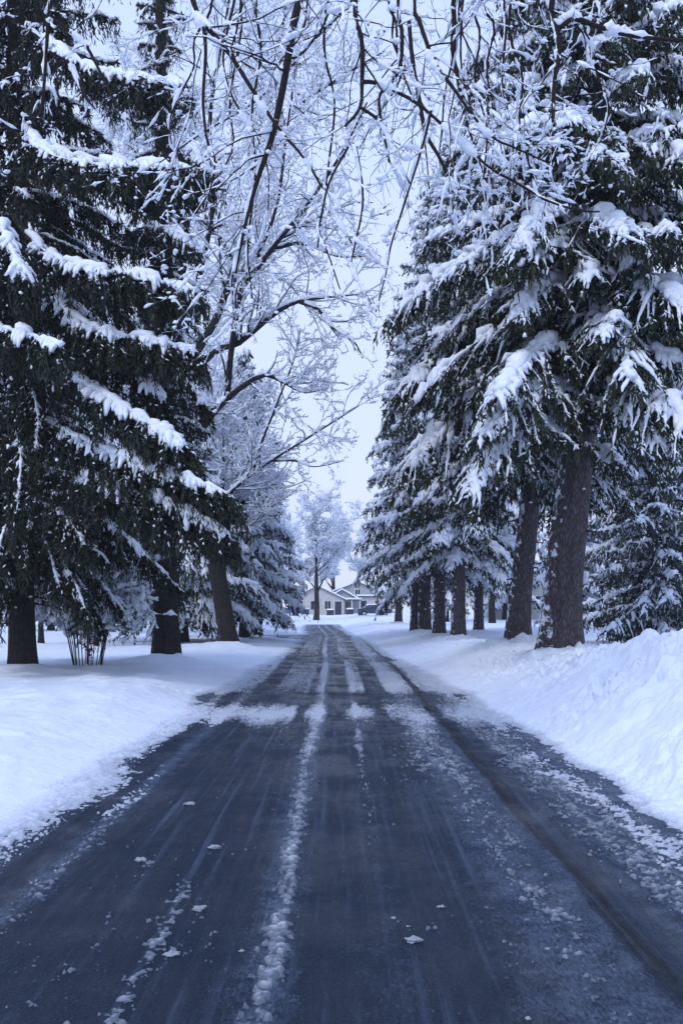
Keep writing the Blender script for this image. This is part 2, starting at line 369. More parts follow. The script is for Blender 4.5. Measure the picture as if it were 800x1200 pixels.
# ------------------------------------------------------------------ trees: common
def tree_root(name, x, y, label, cat, group=None, z=None):
    o = bpy.data.objects.new(name, None); COL.objects.link(o)
    o.location = (x, y, gz(x, y) if z is None else z); o.empty_display_size = .3
    o['label'] = label; o['category'] = cat
    if group: o['group'] = group
    return o
def copy_tree(root, x, y, rz, s, label, group=None):
    r = root.copy(); COL.objects.link(r); r.location = (x, y, gz(x, y)-.05); r.rotation_euler = (0, 0, rz); r.scale = (s, s, s*1.02)
    r['label'] = label
    if group: r['group'] = group
    for ch in list(root.children):
        c = ch.copy(); COL.objects.link(c); c.parent = r
    return r
def trunk_mesh(mb, pts, rad, sides=20, flare=.35, r=rng):
    """lumpy tapered bole through pts (local)"""
    k = max(12, int(np.linalg.norm(np.diff(pts, axis=0), axis=1).sum()/.22))
    P = resample(pts, k)[None]; u = np.linspace(0, 1, len(rad))
    R = np.interp(np.linspace(0, 1, k), u, rad)[None]
    h = P[0, :, 2]-P[0, 0, 2]
    t = norm(np.gradient(P, axis=1)); s = norm(np.cross(t, np.array([0, 1., 0]))); w = np.cross(s, t)
    a = np.arange(sides)*2*PI/sides; ph = r.random()*6
    fl = np.exp(-h/.45)*flare
    rr = R[0][:, None]*(1+fl[:, None]*(1+.45*np.cos(5*a+ph)[None]+.3*np.cos(3*a+ph*2)[None])+.10*(fbm(np.cos(a)[None]*2+h[:, None]*.5+ph, np.sin(a)[None]*2+h[:, None]*.9, 41)-.5))
    V = P[0][:, None]+rr[..., None]*(s[0][:, None]*np.cos(a)[None, :, None]+w[0][:, None]*np.sin(a)[None, :, None])
    j = np.arange(k-1)[:, None]*sides; l = np.arange(sides)[None]; l2 = (l+1) % sides
    mb.add(V, np.stack([j+l, j+l2, j+sides+l2, j+sides+l], -1).reshape(-1, 4))

# ------------------------------------------------------------------ spruces
def needles(mb, B, D, ln, w, r):
    """ragged needle sprays: base B, direction D, length, width"""
    n = len(B); D = norm(D); q = norm(np.cross(D, r.normal(size=(n, 3)))); ln = ln[:, None]; w = w[:, None]
    a = B-q*w*.30; b = B+q*w*.30; m = B+D*ln*.5; e = B+D*ln
    V = np.stack([a, b, m+q*w*.5, m-q*w*.5, e+q*w*.08, e-q*w*.08], 1)
    i = np.arange(n)[:, None]*6
    mb.add(V, np.concatenate([i+np.array([[0, 1, 2, 3]]), i+np.array([[3, 2, 4, 5]])]))

def foliate(P, BR, r, NB, SB, WB, snow=1.0, dens=1.0, size=1.0, tassel=1.0, lat_snow=1.0, latk=1.0, rs_=1.0, latl=1.0):
    """P (n,k,3) bough curves; fill needle / snow / wood builders"""
    n, k = P.shape[:2]; sn_ = snow if isinstance(snow, np.ndarray) else np.full(n, float(snow)); snow = float(sn_.mean())
    L = np.linalg.norm(np.diff(P, axis=1), axis=2).sum(1)
    tubes(WB, P, BR, 5)
    # side branches, both sides of each bough
    m = np.maximum((L/(.115*size)*latk).astype(int), 6)
    idx = np.repeat(np.arange(n), m); N_ = len(idx)
    s = np.clip((np.concatenate([np.arange(q) for q in m])+r.random(N_))/np.repeat(m, m), 0, 1)*.90+.10
    base, tan = samp(P, idx, s)
    th = np.tan(.3)*0+np.where(r.random(N_) < .5, -1, 1)*np.radians(r.uniform(30, 75, N_))*(1-.55*s**4)
    ch, sh = np.cos(th), np.sin(th)
    d = np.stack([tan[:, 0]*ch-tan[:, 1]*sh, tan[:, 0]*sh+tan[:, 1]*ch, tan[:, 2]*.6], -1); d = norm(d)
    l = np.clip(L[idx]*(.07+.30*(1-s)**.7*np.minimum(1, s/.28)), .16, 1.35)*r.uniform(.55, 1.25, N_)*latl
    K = 5; u = np.linspace(0, 1, K)[None, :, None]
    dr = r.uniform(.25, .85, N_)[:, None, None]
    LP = base[:, None]+l[:, None, None]*(u*d[:, None]+np.array([0, 0, -1.])*dr*u**1.8)
    LP = LP+r.normal(size=(N_, K, 3))*.018*u
    tubes(WB, LP, np.linspace(.011, .003, K)[None]*np.ones((N_, 1)), 3, cap=False)
    LL = l*1.1
    # fishbone sprays on side branches
    c = np.maximum((LL/(.042*size)*dens).astype(int), 3); j = np.repeat(np.arange(N_), c); M = len(j)
    uu = r.random(M)**.8; b2, t2 = samp(LP, j, uu)
    dd = t2*.8+r.normal(size=(M, 3))*np.array([.55, .55, .38])+np.array([0, 0, -.42])
    needles(NB, b2, dd, r.uniform(.07, .17, M)*size, r.uniform(.030, .055, M)*size, r)
    # sprays along the bough itself
    c0 = np.maximum((L/.02*dens/size).astype(int), 8); j0 = np.repeat(np.arange(n), c0); M0 = len(j0)
    b0, t0 = samp(P, j0, .1+.9*r.random(M0))
    needles(NB, b0, t0*.5+r.normal(size=(M0, 3))*np.array([.6, .6, .3])+np.array([0, 0, -.5]), r.uniform(.08, .2, M0)*size, r.uniform(.03, .055, M0)*size, r)
    # hanging tassels
    c = np.maximum((LL/(.085*size)*dens*tassel).astype(int), 1); j = np.repeat(np.arange(N_), c); M = len(j)
    uu = r.random(M); b3, t3 = samp(LP, j, uu)
    tl = r.uniform(.16, .52, M)*(1.15-.45*uu)*(.6+.6*tassel)*(.75+.25*size)
    td = norm(np.array([0, 0, -1.])+t3*.30+r.normal(size=(M, 3))*.14)
    q = max(3, int(5*dens)); jj = np.repeat(np.arange(M), q); Q = len(jj)
    w = (np.tile(np.arange(q), M)+r.random(Q))/q
    bb = b3[jj]+td[jj]*(tl[jj]*w*.85)[:, None]
    needles(NB, bb, td[jj]+r.normal(size=(Q, 3))*.38, r.uniform(.08, .17, Q)*size, r.uniform(.026, .052, Q)*size*(1.1-.4*w), r)
    # snow on the bough ridge
    if snow > 0:
        K2 = 34; sN = np.linspace(.14, 1.01, K2)
        RP = np.stack([samp(P, np.arange(n), np.full(n, v))[0] for v in sN], 1)
        lump = fbm(np.arange(n)[:, None]*7.3, sN[None]*L[:, None]*3.4, 51, 3)
        env = sst(0, .22, sN)*(1-.5*sst(.85, 1, sN))
        R = np.clip(sn_[:, None]*(lump-.27)*2.9, np.clip(.06+.45*(sn_[:, None]-.9), .06, .5), 1.3)*np.clip(sn_[:, None], .75, 1.3)*r.uniform(.82, 1.18, (n, K2))*env[None]*(.070+.010*np.minimum(L, 5))[:, None]*rs_
        jx = r.normal(size=(n, K2, 3))*R[..., None]*.2
        tubes(SB, RP+jx*np.array([1, 1, .4])+np.stack([R*0, R*0, R*.62+.03], -1), R, 8, .74)
        # fringe of snow draping over the side shoots
        nf_ = np.maximum((L/.045*sn_).astype(int), 4); fi = np.repeat(np.arange(n), nf_); NF = len(fi); ki = np.clip((r.random(NF)*(K2-4)).astype(int)+3, 0, K2-2)
        pb = RP[fi, ki]; tg = norm(RP[fi, ki+1]-RP[fi, ki]); sd_ = norm(np.cross(tg, np.array([0, 0, 1.])))*np.where(r.random(NF) < .5, -1, 1)[:, None]
        di = norm(sd_*r.uniform(.5, 1.1, NF)[:, None]+tg*r.uniform(.1, .9, NF)[:, None]); Rb = R[fi, ki]
        le = r.uniform(.10, .34, NF)*np.clip(Rb/.08, .25, 1.3)*(.8+.2*size); uu_ = np.linspace(0, 1, 5)[None, :, None]
        FP = pb[:, None]+le[:, None, None]*(di[:, None]*uu_*(1-.25*uu_)+np.array([0, 0, -1.])*uu_**1.8*r.uniform(.30, .80, NF)[:, None, None])+np.array([0, 0, 1.])*(Rb*.45+.02)[:, None, None]
        FR = (Rb*r.uniform(.28, .55, NF)+.008)[:, None]*np.array([[1.1, 1.1, 1.0, .8, .4]])*r.uniform(.7, 1.3, (NF, 5))
        tubes(SB, FP+r.normal(size=FP.shape)*.008, FR, 5, .8)
    if lat_snow > 0:
        keep = np.where(r.random(N_) < np.clip(lat_snow*(.46+.80*s), 0, 1))[0]; n2 = len(keep); K3 = 9
        uN = np.linspace(.0, .42 if lat_snow < .6 else .9, K3)
        SP = np.stack([samp(LP, keep, np.full(n2, v))[0] for v in uN], 1)
        lm = fbm(np.arange(n2)[:, None]*3.1, uN[None]*(l[keep])[:, None]*9, 53, 2)
        R = r.uniform(.028, .060, n2)[:, None]*np.clip((lm-.25)*3.4, .12, 1.6)*r.uniform(.6, 1.4, (n2, K3))*np.interp(np.linspace(0, 1, K3), [0, .2, .8, 1], [1.1, 1.25, 1.0, .45])[None]*(.6+.45*min(lat_snow, 1.4))*(.72+.28*size)
        tz = norm(np.gradient(SP, axis=1))[..., 2]; R = R*np.clip(1.7*np.sqrt(np.clip(1-tz**2, 0, 1))-.45, .04 if lat_snow < .6 else .14, 1)
        jx = r.normal(size=(n2, K3, 3))*R[..., None]*.35
        tubes(SB, SP+jx+np.stack([R*0, R*0, R*.5+.014], -1), R, 5, .7)
        # small loads on the side sprays
        ns = int(len(b2)*(.68 if lat_snow > .6 else .45)*min(lat_snow, 1.5)/max(dens, .5)**.5); f = r.integers(0, len(b2), ns); dn = norm(dd[f]); ln = r.uniform(.05, .13, ns)*size
        Q3 = b2[f][:, None]+dn[:, None]*(ln[:, None]*np.array([[0, .5, 1.]]))[..., None]+np.array([0, 0, .012])
        tubes(SB, Q3, (r.uniform(.008, .021, ns)*size)[:, None]*np.array([[.7, 1.1, .5]])*r.uniform(.7, 1.3, (ns, 3)), 4, .8)
        nf = int(M*.18*lat_snow/dens**.3); f = r.integers(0, M, nf)
        C = b3[f]+td[f]*(tl[f]*r.random(nf)*.8)[:, None]+r.normal(size=(nf, 3))*.02
        blobs(SB, C, np.abs(r.normal(.017, .009, (nf, 1)))*np.array([[1, 1, 1.5]])*r.uniform(.6, 1.6, (nf, 3))*size+.004, r, .3)

def bough_curves(z0, az, L, slope, droop, lift, r, k=12):
    n = len(z0); s = np.linspace(0, 1, k)[None]
    a = az[:, None]+(.25*r.normal(size=n))[:, None]*s+.03*r.normal(size=(n, k))*s
    rad = L[:, None]*s*(1-.12*np.abs(droop)[:, None]*s)
    z = z0[:, None]+L[:, None]*(slope[:, None]*s-droop[:, None]*s**2+lift[:, None]*s**4)
    return np.stack([rad*np.cos(a), rad*np.sin(a), z], -1)

def spruce(x, y, label, group, H=20, rad=4, base=3, n=110, seed=1, lean=0, tr=.4, snow=1., lat=1., dens=1., size=1.,
           tassel=1., extra=None, matn=None, matb=None, drop=.42, azf=None, zmax=None, latk=1., xs_=1.0, rs_=1.0, latl=1.0, name='spruce_tree', pw=.75, trunk_pts=None):
    r = np.random.default_rng(seed)
    root = tree_root(name, x, y, label, 'spruce', group)
    gzz = root.location.z
    TB, WB, NB, SB = MB(), MB(), MB(), MB()
    pts = np.array([[0, 0, -.35], [lean*.1, 0, H*.15], [lean*.35, .1, H*.4], [lean*.7, 0, H*.7], [lean, 0, H]]) if trunk_pts is None else np.array(trunk_pts)
    trunk_mesh(TB, pts, [tr*1.05, tr*.95, tr*.78, tr*.45, .03], r=r)
    zt = H if zmax is None else min(H, zmax)
    f = (np.arange(n)+r.random(n))/n
    z0 = base+(zt-base)*f
    fr = (z0-base)/(H-base)
    az = np.arange(n)*2.39996+r.normal(size=n)*.35
    if azf is not None: az = azf(az, z0, r)
    L = rad*np.clip((1-fr)**pw*(.62+.38*sst(0, .12, fr)), .07, 1)*r.uniform(.72, 1.12, n)
    slope = -.12+.45*fr+r.normal(size=n)*.07; dp = drop*(1-.4*fr)*r.uniform(.7, 1.3, n); lf = r.uniform(.04, .16, n)
    P = bough_curves(z0, az, L, slope, dp, lf, r)
    P[:, :, 0] += np.interp(z0, pts[:, 2], pts[:, 0])[:, None]
    if extra is not None:
        E = []
        for e in extra: E.append(resample([np.array(p)-np.array([x, y, gzz]) for p in e], 12))
        P = np.concatenate([P, np.array(E)]); L = np.concatenate([L, [np.linalg.norm(np.diff(e, axis=0), axis=1).sum() for e in E]])
    if extra is not None: snow = np.concatenate([np.full(n, float(snow)), np.full(len(extra), snow)*np.asarray(xs_)])
    BR = (.010+.010*L)[:, None]*np.linspace(1, .15, 12)[None]
    foliate(P, BR, r, NB, SB, WB, snow, dens, size, tassel, lat, latk, rs_, latl)
    for q_ in range(7):
        zz = r.uniform(.9, max(1.6, base-.2)); aa = r.uniform(0, 6.28); xx = np.interp(zz, pts[:, 2], pts[:, 0]); rr_ = tr*.85; ln_ = r.uniform(.10, .38)
        p0 = np.array([xx, 0, zz])+np.array([np.cos(aa), np.sin(aa), 0])*rr_*.8; p1 = p0+np.array([np.cos(aa), np.sin(aa), -.15])*(ln_+rr_*.2)
        tubes(TB, np.array([[p0, (p0+p1)/2, p1]]), np.array([[.035, .026, .016]]), 6)
        blobs(SB, np.array([(p0*.4+p1*.6)+np.array([0, 0, .035])]), np.array([[.05, .05, .03]])*r.uniform(.7, 1.5), r)
    TB.build('trunk', matb or M_bark, root); WB.build('limbs', M_bark_dark, root)
    NB.build('crown', matn or M_needle, root, smooth=False); SB.build('snow_cover', M_snow, root)
    return root

# ------------------------------------------------------------------ bare trees
def grow(P, R, per_m, lr, ang, bias, r, k=7, wander=.12, s0=.15, rr=(.45, .75), lmin=.1, lmax=99, tip=.35, minr=.003):
    """children of the curves P; lr: length as share of the parent's length"""
    n = len(P); L = np.linalg.norm(np.diff(P, axis=1), axis=2).sum(1)
    m = np.maximum((L*per_m+r.random(n)).astype(int), 1); idx = np.repeat(np.arange(n), m); M = len(idx)
    s = s0+(1-s0)*r.random(M)**.85
    b, t = samp(P, idx, s)
    q = norm(np.cross(t, r.normal(size=(M, 3)))); a = np.radians(r.uniform(ang[0], ang[1], M))[:, None]
    d = t*np.cos(a)+q*np.sin(a)
    l = np.clip(L[idx]*r.uniform(lr[0], lr[1], M)*(1.15-.6*s), lmin, lmax)
    pr = samps(R, idx, s); r0 = np.maximum(pr*r.uniform(rr[0], rr[1], M), minr)
    C = np.zeros((M, k, 3)); C[:, 0] = b; step = (l/(k-1))[:, None]; dirn = norm(d)
    for i in range(1, k):
        dirn = norm(dirn+r.normal(size=(M, 3))*wander+np.asarray(bias)*np.ones((M, 1))/(k-1))
        C[:, i] = C[:, i-1]+dirn*step
    RR = r0[:, None]*np.linspace(1, tip, k)[None]
    return C, RR
def branch_snow(SB, P, R, r, amount=1., minr=.008, maxr=.06, sides=5, wind=(-.35, .3, .85), sub=2, lumpf=6., cover=1.):
    n, k = P.shape[:2]
    if sub > 1:
        u = np.linspace(0, 1, (k-1)*sub+1); I = np.arange(n)
        PP = np.stack([samp(P, I, np.full(n, v))[0] for v in u], 1); RR = np.stack([samps(R, I, np.full(n, v)) for v in u], 1)
    else: PP, RR = P, R
    t = norm(np.gradient(PP, axis=1)); hor = np.sqrt(np.clip(1-t[..., 2]**2, 0, 1))
    L = np.linalg.norm(np.diff(PP, axis=1), axis=2).sum(1)
    ss = np.linspace(0, 1, PP.shape[1])[None]*L[:, None]
    lump = fbm(np.arange(n)[:, None]*5.7+.3, ss*lumpf, 61, 3)
    h = amount*np.clip(RR*1.25+minr, 0, maxr)*(.35+.75*hor)*np.clip((lump-.36+.12*cover)*4.5, .0, 1.5)*r.uniform(.75, 1.25, RR.shape)
    w = norm(np.array(wind, float))
    off = (RR*.75+h*.55)[..., None]*w
    tubes(SB, PP+off, h+.0008, sides, .9)

# ------------------------------------------------------------------ build
TR = {}
TRUNKS = dict(a=(4.64, 20.0), b=(4.66, 25.0), c=(4.6, 37.0), d=(4.2, 40.5), e=(4.05, 46.0), f=(4.0, 66.), g=(7.0, 48.), la=(-7.0, 20.6), lb=(-4.55, 24.4), lc=(-4.1, 34.))
for k_, (a_, b__) in TRUNKS.items(): MOUNDS.append((a_-.25, b__-.35, .16, .8)); MOUNDS.append((a_+.5, b__-.2, .08, .5))
build_ground()

def right_az(az, z0, r): return az
# --- right row
def bx(*pts): return [px(*p) for p in pts]
ex_a = [bx((672, 470, 20), (640, 455, 18.6), (600, 470, 17.6), (560, 510, 17)),
        bx((672, 430, 20), (640, 405, 18.5), (610, 430, 17.5), (580, 465, 16.8)),
        bx((672, 530, 20), (630, 500, 18.5), (585, 520, 17.6), (550, 572, 17)),
        bx((675, 360, 20), (650, 335, 18.7), (620, 345, 18), (600, 375, 17.4)),
        bx((675, 300, 20), (650, 250, 18.5), (625, 258, 17.6), (605, 295, 17)),
        bx((680, 290, 20), (695, 255, 18.2), (715, 258, 17.2), (735, 268, 16.6)),
        bx((680, 330, 20), (730, 330, 18.6), (780, 345, 17.6), (830, 380, 17)),
        bx((680, 420, 20), (730, 435, 18.4), (780, 470, 17.4), (815, 520, 16.8)),
        bx((680, 240, 20), (740, 175, 18.6), (790, 180, 17.8), (840, 205, 17)),
        bx((672, 500, 20), (690, 470, 18.8), (730, 480, 18), (770, 520, 17.2)),
        bx((672, 200, 20), (640, 150, 18.6), (600, 160, 17.6), (560, 200, 17))]
spruce(*TRUNKS['a'], 'tall snow laden spruce with the thickest trunk, beside the big ploughed snow pile', 'spruces in a row right of the road',
       H=21, rad=4.3, base=5.6, n=105, seed=11, lean=1.0, tr=.41, snow=1.25, lat=.95, xs_=1.25, extra=ex_a, zmax=16.5, pw=.6,
       trunk_pts=[[0, 0, -.35], [.10, 0, 1.5], [.42, 0, 4.6], [.62, 0, 8], [.9, 0, 13], [1.1, 0, 21]])
ex_b = [bx((620, 560, 25), (570, 470, 22.5), (520, 500, 22), (480, 545, 21.5)),
        bx((620, 500, 25), (560, 395, 22.5), (520, 410, 22), (480, 450, 21.5)),
        bx((620, 420, 25), (560, 320, 23), (510, 330, 22), (470, 360, 21.6))]
spruce(*TRUNKS['b'], 'snow covered spruce with a leaning bare trunk, second from the snow pile', 'spruces in a row right of the road',
       H=22, rad=4.2, base=4.0, n=110, seed=12, lean=.9, tr=.31, snow=1.45, lat=1.25, xs_=1.15, zmax=20, extra=ex_b,
       trunk_pts=[[0, 0, -.35], [.08, 0, 1.], [.35, 0, 3.6], [.5, 0, 7], [.7, 0, 13], [.9, 0, 22]])
spruce(*TRUNKS['c'], 'snow covered spruce with a slim straight trunk, third from the snow pile', 'spruces in a row right of the road',
       H=22, rad=3.9, base=3.0, n=115, seed=13, lean=.3, tr=.27, snow=1.6, lat=1.45, dens=.8, size=1.3)
spruce(*TRUNKS['d'], 'snow covered spruce standing between the slim trunk and the double trunk', 'spruces in a row right of the road',
       H=21, rad=3.8, base=3.0, n=105, seed=14, lean=.3, tr=.26, snow=1.6, lat=1.45, dens=.75, size=1.4)
re = spruce(*TRUNKS['e'], 'snow covered spruce with a broad grey double trunk beside the road', 'spruces in a row right of the road',
       H=22, rad=4.1, base=2.7, n=110, seed=15, lean=.2, tr=.31, snow=1.7, lat=1.5, dens=.75, size=1.45)
tb = MB(); trunk_mesh(tb, np.array([[-.42, .2, -.35], [-.40, .2, 1.5], [-.3, .2, 4], [-.15, .1, 8]]), [.27, .23, .20, .12]); tb.build('trunk', M_bark, re)
rf = spruce(*TRUNKS['f'], 'far snow covered spruce with a thin trunk, nearest the road end', 'spruces in a row right of the road',
       H=19, rad=4.0, base=1.8, n=90, seed=16, lean=.2, tr=.25, snow=1.7, lat=1.5, dens=.55, size=1.9, latk=.8)
rg = spruce(*TRUNKS['g'], 'snow covered spruce with a speckled trunk set back behind the right row', 'spruces in a row right of the road',
       H=21, rad=3.9, base=2.8, n=95, seed=17, lean=.2, tr=.24, snow=1.4, lat=1.1, dens=.6, size=1.7, latk=.8)
# --- left
ex_l = [bx((20, 370, 20), (75, 436, 17.2), (130, 472, 16.2), (180, 500, 15.8), (215, 522, 15.5)),
        bx((22, 480, 20), (85, 512, 17.2), (145, 540, 16), (208, 560, 15.5), (268, 580, 15.2)),
        bx((24, 545, 20), (80, 556, 17.2), (140, 576, 16), (200, 592, 15.5), (266, 628, 15.2)),
        bx((15, 250, 20), (50, 295, 17.6), (100, 318, 16.5), (160, 325, 16.2), (232, 345, 16)),
        bx((15, 300, 20), (60, 350, 17.6), (110, 388, 16.5), (170, 400, 16.2), (228, 412, 16)),
        bx((12, 120, 20), (50, 175, 18.5), (110, 190, 17.9), (170, 195, 17.5), (228, 202, 17.2)),
        bx((12, 150, 20), (60, 184, 17.8), (120, 196, 16.8), (180, 198, 16.4), (240, 200, 16)),
        bx((12, 20, 20), (60, 55, 18.5), (110, 85, 17.9), (160, 95, 17.5), (225, 102, 17.2)),
        bx((12, 420, 20), (-10, 390, 17.5), (20, 390, 16.0), (70, 408, 15.2)),
        bx((12, 300, 20), (0, 265, 17.5), (12, 290, 16.2), (30, 330, 15.6)),
        bx((20, 330, 20), (95, 365, 18), (150, 420, 17.0), (190, 470, 16.4)),
        bx((25, 590, 20), (15, 600, 18.6), (0, 640, 17.8), (-10, 690, 17.4)), bx((25, 600, 20), (40, 605, 18.7), (55, 640, 18), (70, 690, 17.6)),
        bx((25, 560, 20), (30, 580, 18.5), (35, 610, 17.8), (30, 660, 17.5)), bx((25, 640, 20), (50, 640, 18.8), (80, 670, 18), (100, 715, 17.6)), bx((25, 660, 20), (10, 650, 18.8), (-5, 680, 18), (-12, 730, 17.6)),
        bx((25, 500, 20), (20, 510, 18.4), (25, 540, 17.5), (20, 600, 17)), bx((25, 430, 20), (35, 450, 18.4), (45, 490, 17.5), (40, 540, 17.2)),
        bx((10, 600, 20), (40, 590, 18), (75, 605, 17.0), (100, 640, 16.6))]
spruce(*TRUNKS['la'], 'dark spruce with long drooping limbs at the left edge of the picture', 'spruces in a row left of the road',
       H=23, rad=3.9, azf=lambda az, z0, r: np.where((np.abs((az+PI/2-.35+PI) % (2*PI)-PI) < .62) & (z0 < 8.5), az-1.05, az), base=1.8, rs_=.60, latl=.50, size=.8, dens=1.15, n=135, seed=21, lean=-.3, tr=.27, matn=M_needle_dark, xs_=[1.5]*11+[.55]*8, snow=.95, lat=.30, tassel=1.7, extra=ex_l, zmax=17, drop=.5, matb=M_bark_dark, latk=1.1, pw=.55)
ex_m = [bx((195, 300, 24.4), (170, 270, 23), (200, 270, 21.5), (225, 290, 21)),
        bx((195, 420, 24.4), (190, 400, 23), (215, 440, 22), (245, 480, 21.6)),
        bx((195, 180, 24.4), (215, 165, 23), (235, 190, 22), (245, 215, 21.6))]
spruce(*TRUNKS['lb'], 'dark spruce with a thick bare trunk, second from the left edge', 'spruces in a row left of the road',
       H=23, rad=1.5, base=4.6, rs_=.58, matn=M_needle_dark, latl=.62, size=.82, n=115, seed=22, lean=-.2, tr=.33, xs_=1.4, snow=.95, lat=.34, tassel=1.6, extra=ex_m, zmax=19, drop=.5, matb=M_bark_dark)


# snowy spruces behind the left row
GL = 'snowy spruces behind the left row'
spruce(-6.3, 37, 'low snow covered spruce with drooping limbs, seen between the two dark left trunks', GL, H=11, rad=3.7, base=1.2, n=85, seed=31, tr=.26, snow=1.6, lat=1.4, dens=.8, size=1.25, matb=M_bark_dark, drop=.5)
spruce(-4.45, 43, 'snowy spruce right behind the leaning bare tree trunk', GL, H=13, rad=3.2, base=1.3, n=95, seed=32, tr=.22, snow=1.6, lat=1.5, dens=.75, size=1.4, matb=M_bark_dark)
sp_far = spruce(-4.6, 52, 'snowy spruce reaching over the left road edge, last before the driveway', GL, H=12.5, rad=3.3, base=1.2, n=85, seed=33, tr=.2, snow=1.7, lat=1.5, dens=.65, size=1.6, latk=.8, matb=M_bark_dark)
sp_blue = spruce(11.6, 35, 'broad dark spruce with limbs down to the ground behind the snow pile', 'spruces behind the right row', H=13, rad=3.7, base=.3, n=120, seed=34, tr=.25, snow=.9, lat=.75, dens=.8, size=1.3, matn=M_needle_blue, drop=.35)

# the large bare tree leaning over the road from the left
def limb(rad, *pts, k=16): return resample([px(*p) for p in pts], k), .78*np.interp(np.linspace(0, 1, k), np.linspace(0, 1, len(rad)), rad)
def make_bare(name, root, limbs, levels, r, snow, seed, wood_mat, bud=0, SB=None):
    o = np.array(root.location)
    WB = MB(); SB = MB(); BB = MB()
    P = np.stack([l[0] for l in limbs])-o; R = np.stack([l[1] for l in limbs])
    tubes(WB, P, R, 10)
    branch_snow(SB, P, R, r, sides=8, sub=4, **snow[0])
    for i, lv in enumerate(levels):
        P2, R2 = grow(P, R, r=r, **lv)
        tubes(WB, P2, R2, 6 if i == 0 else (4 if i == 1 else 3), cap=False)
        branch_snow(SB, P2, R2, r, sides=6 if i < 2 else 5, sub=3 if i < 2 or bud else 2, **snow[min(i+1, len(snow)-1)])
        if bud and i > 0:      # little loads of snow in the forks
            nb = int(len(P2)*(.8 if i == 1 else .45)); ii = r.integers(0, len(P2), nb); b, t = samp(P2, ii, r.random(nb)**1.5*.8); sz = r.uniform(.007, .022, nb)*(1 if i == 1 else .7)
            for rp in range(2): blobs(SB, b+r.normal(size=(nb, 3))*sz[:, None]*.6*rp+np.array([-.2, .1, .8])*sz[:, None], sz[:, None]*r.uniform(.7, 1.3, (nb, 3))*np.array([[1.5, 1.2, .9]]), r, .35)
        P, R = P2, R2
    if bud:
        nb = int(len(P)*bud); ii = r.integers(0, len(P), nb); b, t = samp(P, ii, r.random(nb))
        blobs(BB, b, np.full((nb, 3), .006)*r.uniform(.7, 1.5, (nb, 1)), r, .2)
        BB.build('buds', M_bud, root)
    WB.build('branches', wood_mat, root); SB.build('snow_cover', M_snow, root)
r = np.random.default_rng(5)
root = tree_root('bare_tree', *TRUNKS['lc'], 'large leaning bare tree whose snowy limbs arch over the road from the left', 'bare tree')
tb = MB(); oo = np.array(root.location)
tp = [px(269, 765, 34), px(262, 715, 34), px(252, 655, 34), px(240, 605, 34), px(222, 560, 34), px(208, 500, 34), px(205, 420, 34), px(215, 300, 34)]
trunk_mesh(tb, np.array(tp)-oo, [.34, .31, .27, .22, .14], r=r); tb.build('trunk', M_bark_dark, root)
limbs = [limb([.24, .17, .11, .06, .02], (216, 555, 34), (226, 522, 33.6), (245, 490, 33), (270, 464, 32.4), (306, 440, 31.6), (330, 447, 31), (356, 460, 30.5), (385, 455, 30)),
 limb([.15, .11, .07, .03], (266, 466, 32.4), (270, 420, 32), (277, 370, 31.5), (286, 330, 31), (302, 300, 30.6), (325, 240, 30), (335, 160, 29.5), (350, 60, 29)),
 limb([.16, .13, .10, .05, .02], (222, 440, 33.5), (255, 410, 32.8), (280, 402, 32), (321, 368, 31), (351, 353, 30.2), (390, 348, 29.5), (422, 345, 29)),
 limb([.08, .06, .02], (351, 354, 30.2), (372, 362, 29.8), (388, 382, 29.5), (414, 400, 29), (425, 420, 28.8)),
 limb([.20, .15, .09, .04], (232, 410, 33.5), (255, 370, 34), (272, 320, 34), (296, 240, 34), (306, 140, 34), (330, 40, 34), (340, -40, 34)),
 limb([.13, .09, .04], (232, 330, 33.5), (250, 240, 33), (246, 140, 33), (262, 40, 33), (275, -40, 33)),
 limb([.06, .045, .02], (296, 556, 32.8), (306, 520, 32), (318, 490, 31.5), (329, 462, 31), (345, 420, 30.6), (352, 385, 30)),
 limb([.09, .06, .045, .015], (244, 612, 34), (268, 580, 33.4), (290, 560, 33), (318, 540, 32), (350, 520, 31), (388, 496, 30), (420, 476, 29.4)),
 limb([.06, .03, .01], (320, 540, 32), (345, 540, 31.5), (368, 547, 31), (404, 540, 30.4)),
 limb([.11, .07, .03], (285, 335, 31), (320, 290, 30), (360, 240, 29), (400, 180, 28), (430, 120, 27.5)),
 limb([.10, .06, .02], (300, 300, 31), (350, 285, 30), (395, 300, 29), (430, 300, 28.4)),
 limb([.10, .06, .02], (296, 200, 34), (345, 130, 33), (400, 90, 32), (450, 60, 31)),
 limb([.14, .08, .03], (215, 300, 34), (200, 180, 34), (195, 60, 34), (205, -60, 34)),
 limb([.09, .05, .02], (205, 420, 34), (185, 330, 35), (170, 220, 35), (150, 120, 35))]
LV = [dict(per_m=2.1, lr=(.18, .42), ang=(25, 65), bias=(.05, 0, .25), wander=.14, rr=(.3, .55), lmax=4, k=9),
      dict(per_m=3.2, lr=(.25, .6), ang=(25, 65), bias=(0, 0, .15), wander=.14, rr=(.3, .55), lmax=2, k=7, minr=.006),
      dict(per_m=4.6, lr=(.25, .6), ang=(25, 70), bias=(0, 0, .1), wander=.16, rr=(.5, .8), lmax=.9, lmin=.2, k=5, minr=.006),
      dict(per_m=6.0, lr=(.3, .6), ang=(25, 75), bias=(0, 0, .05), wander=.18, rr=(.6, .9), lmax=.5, lmin=.15, k=4, minr=.005)]
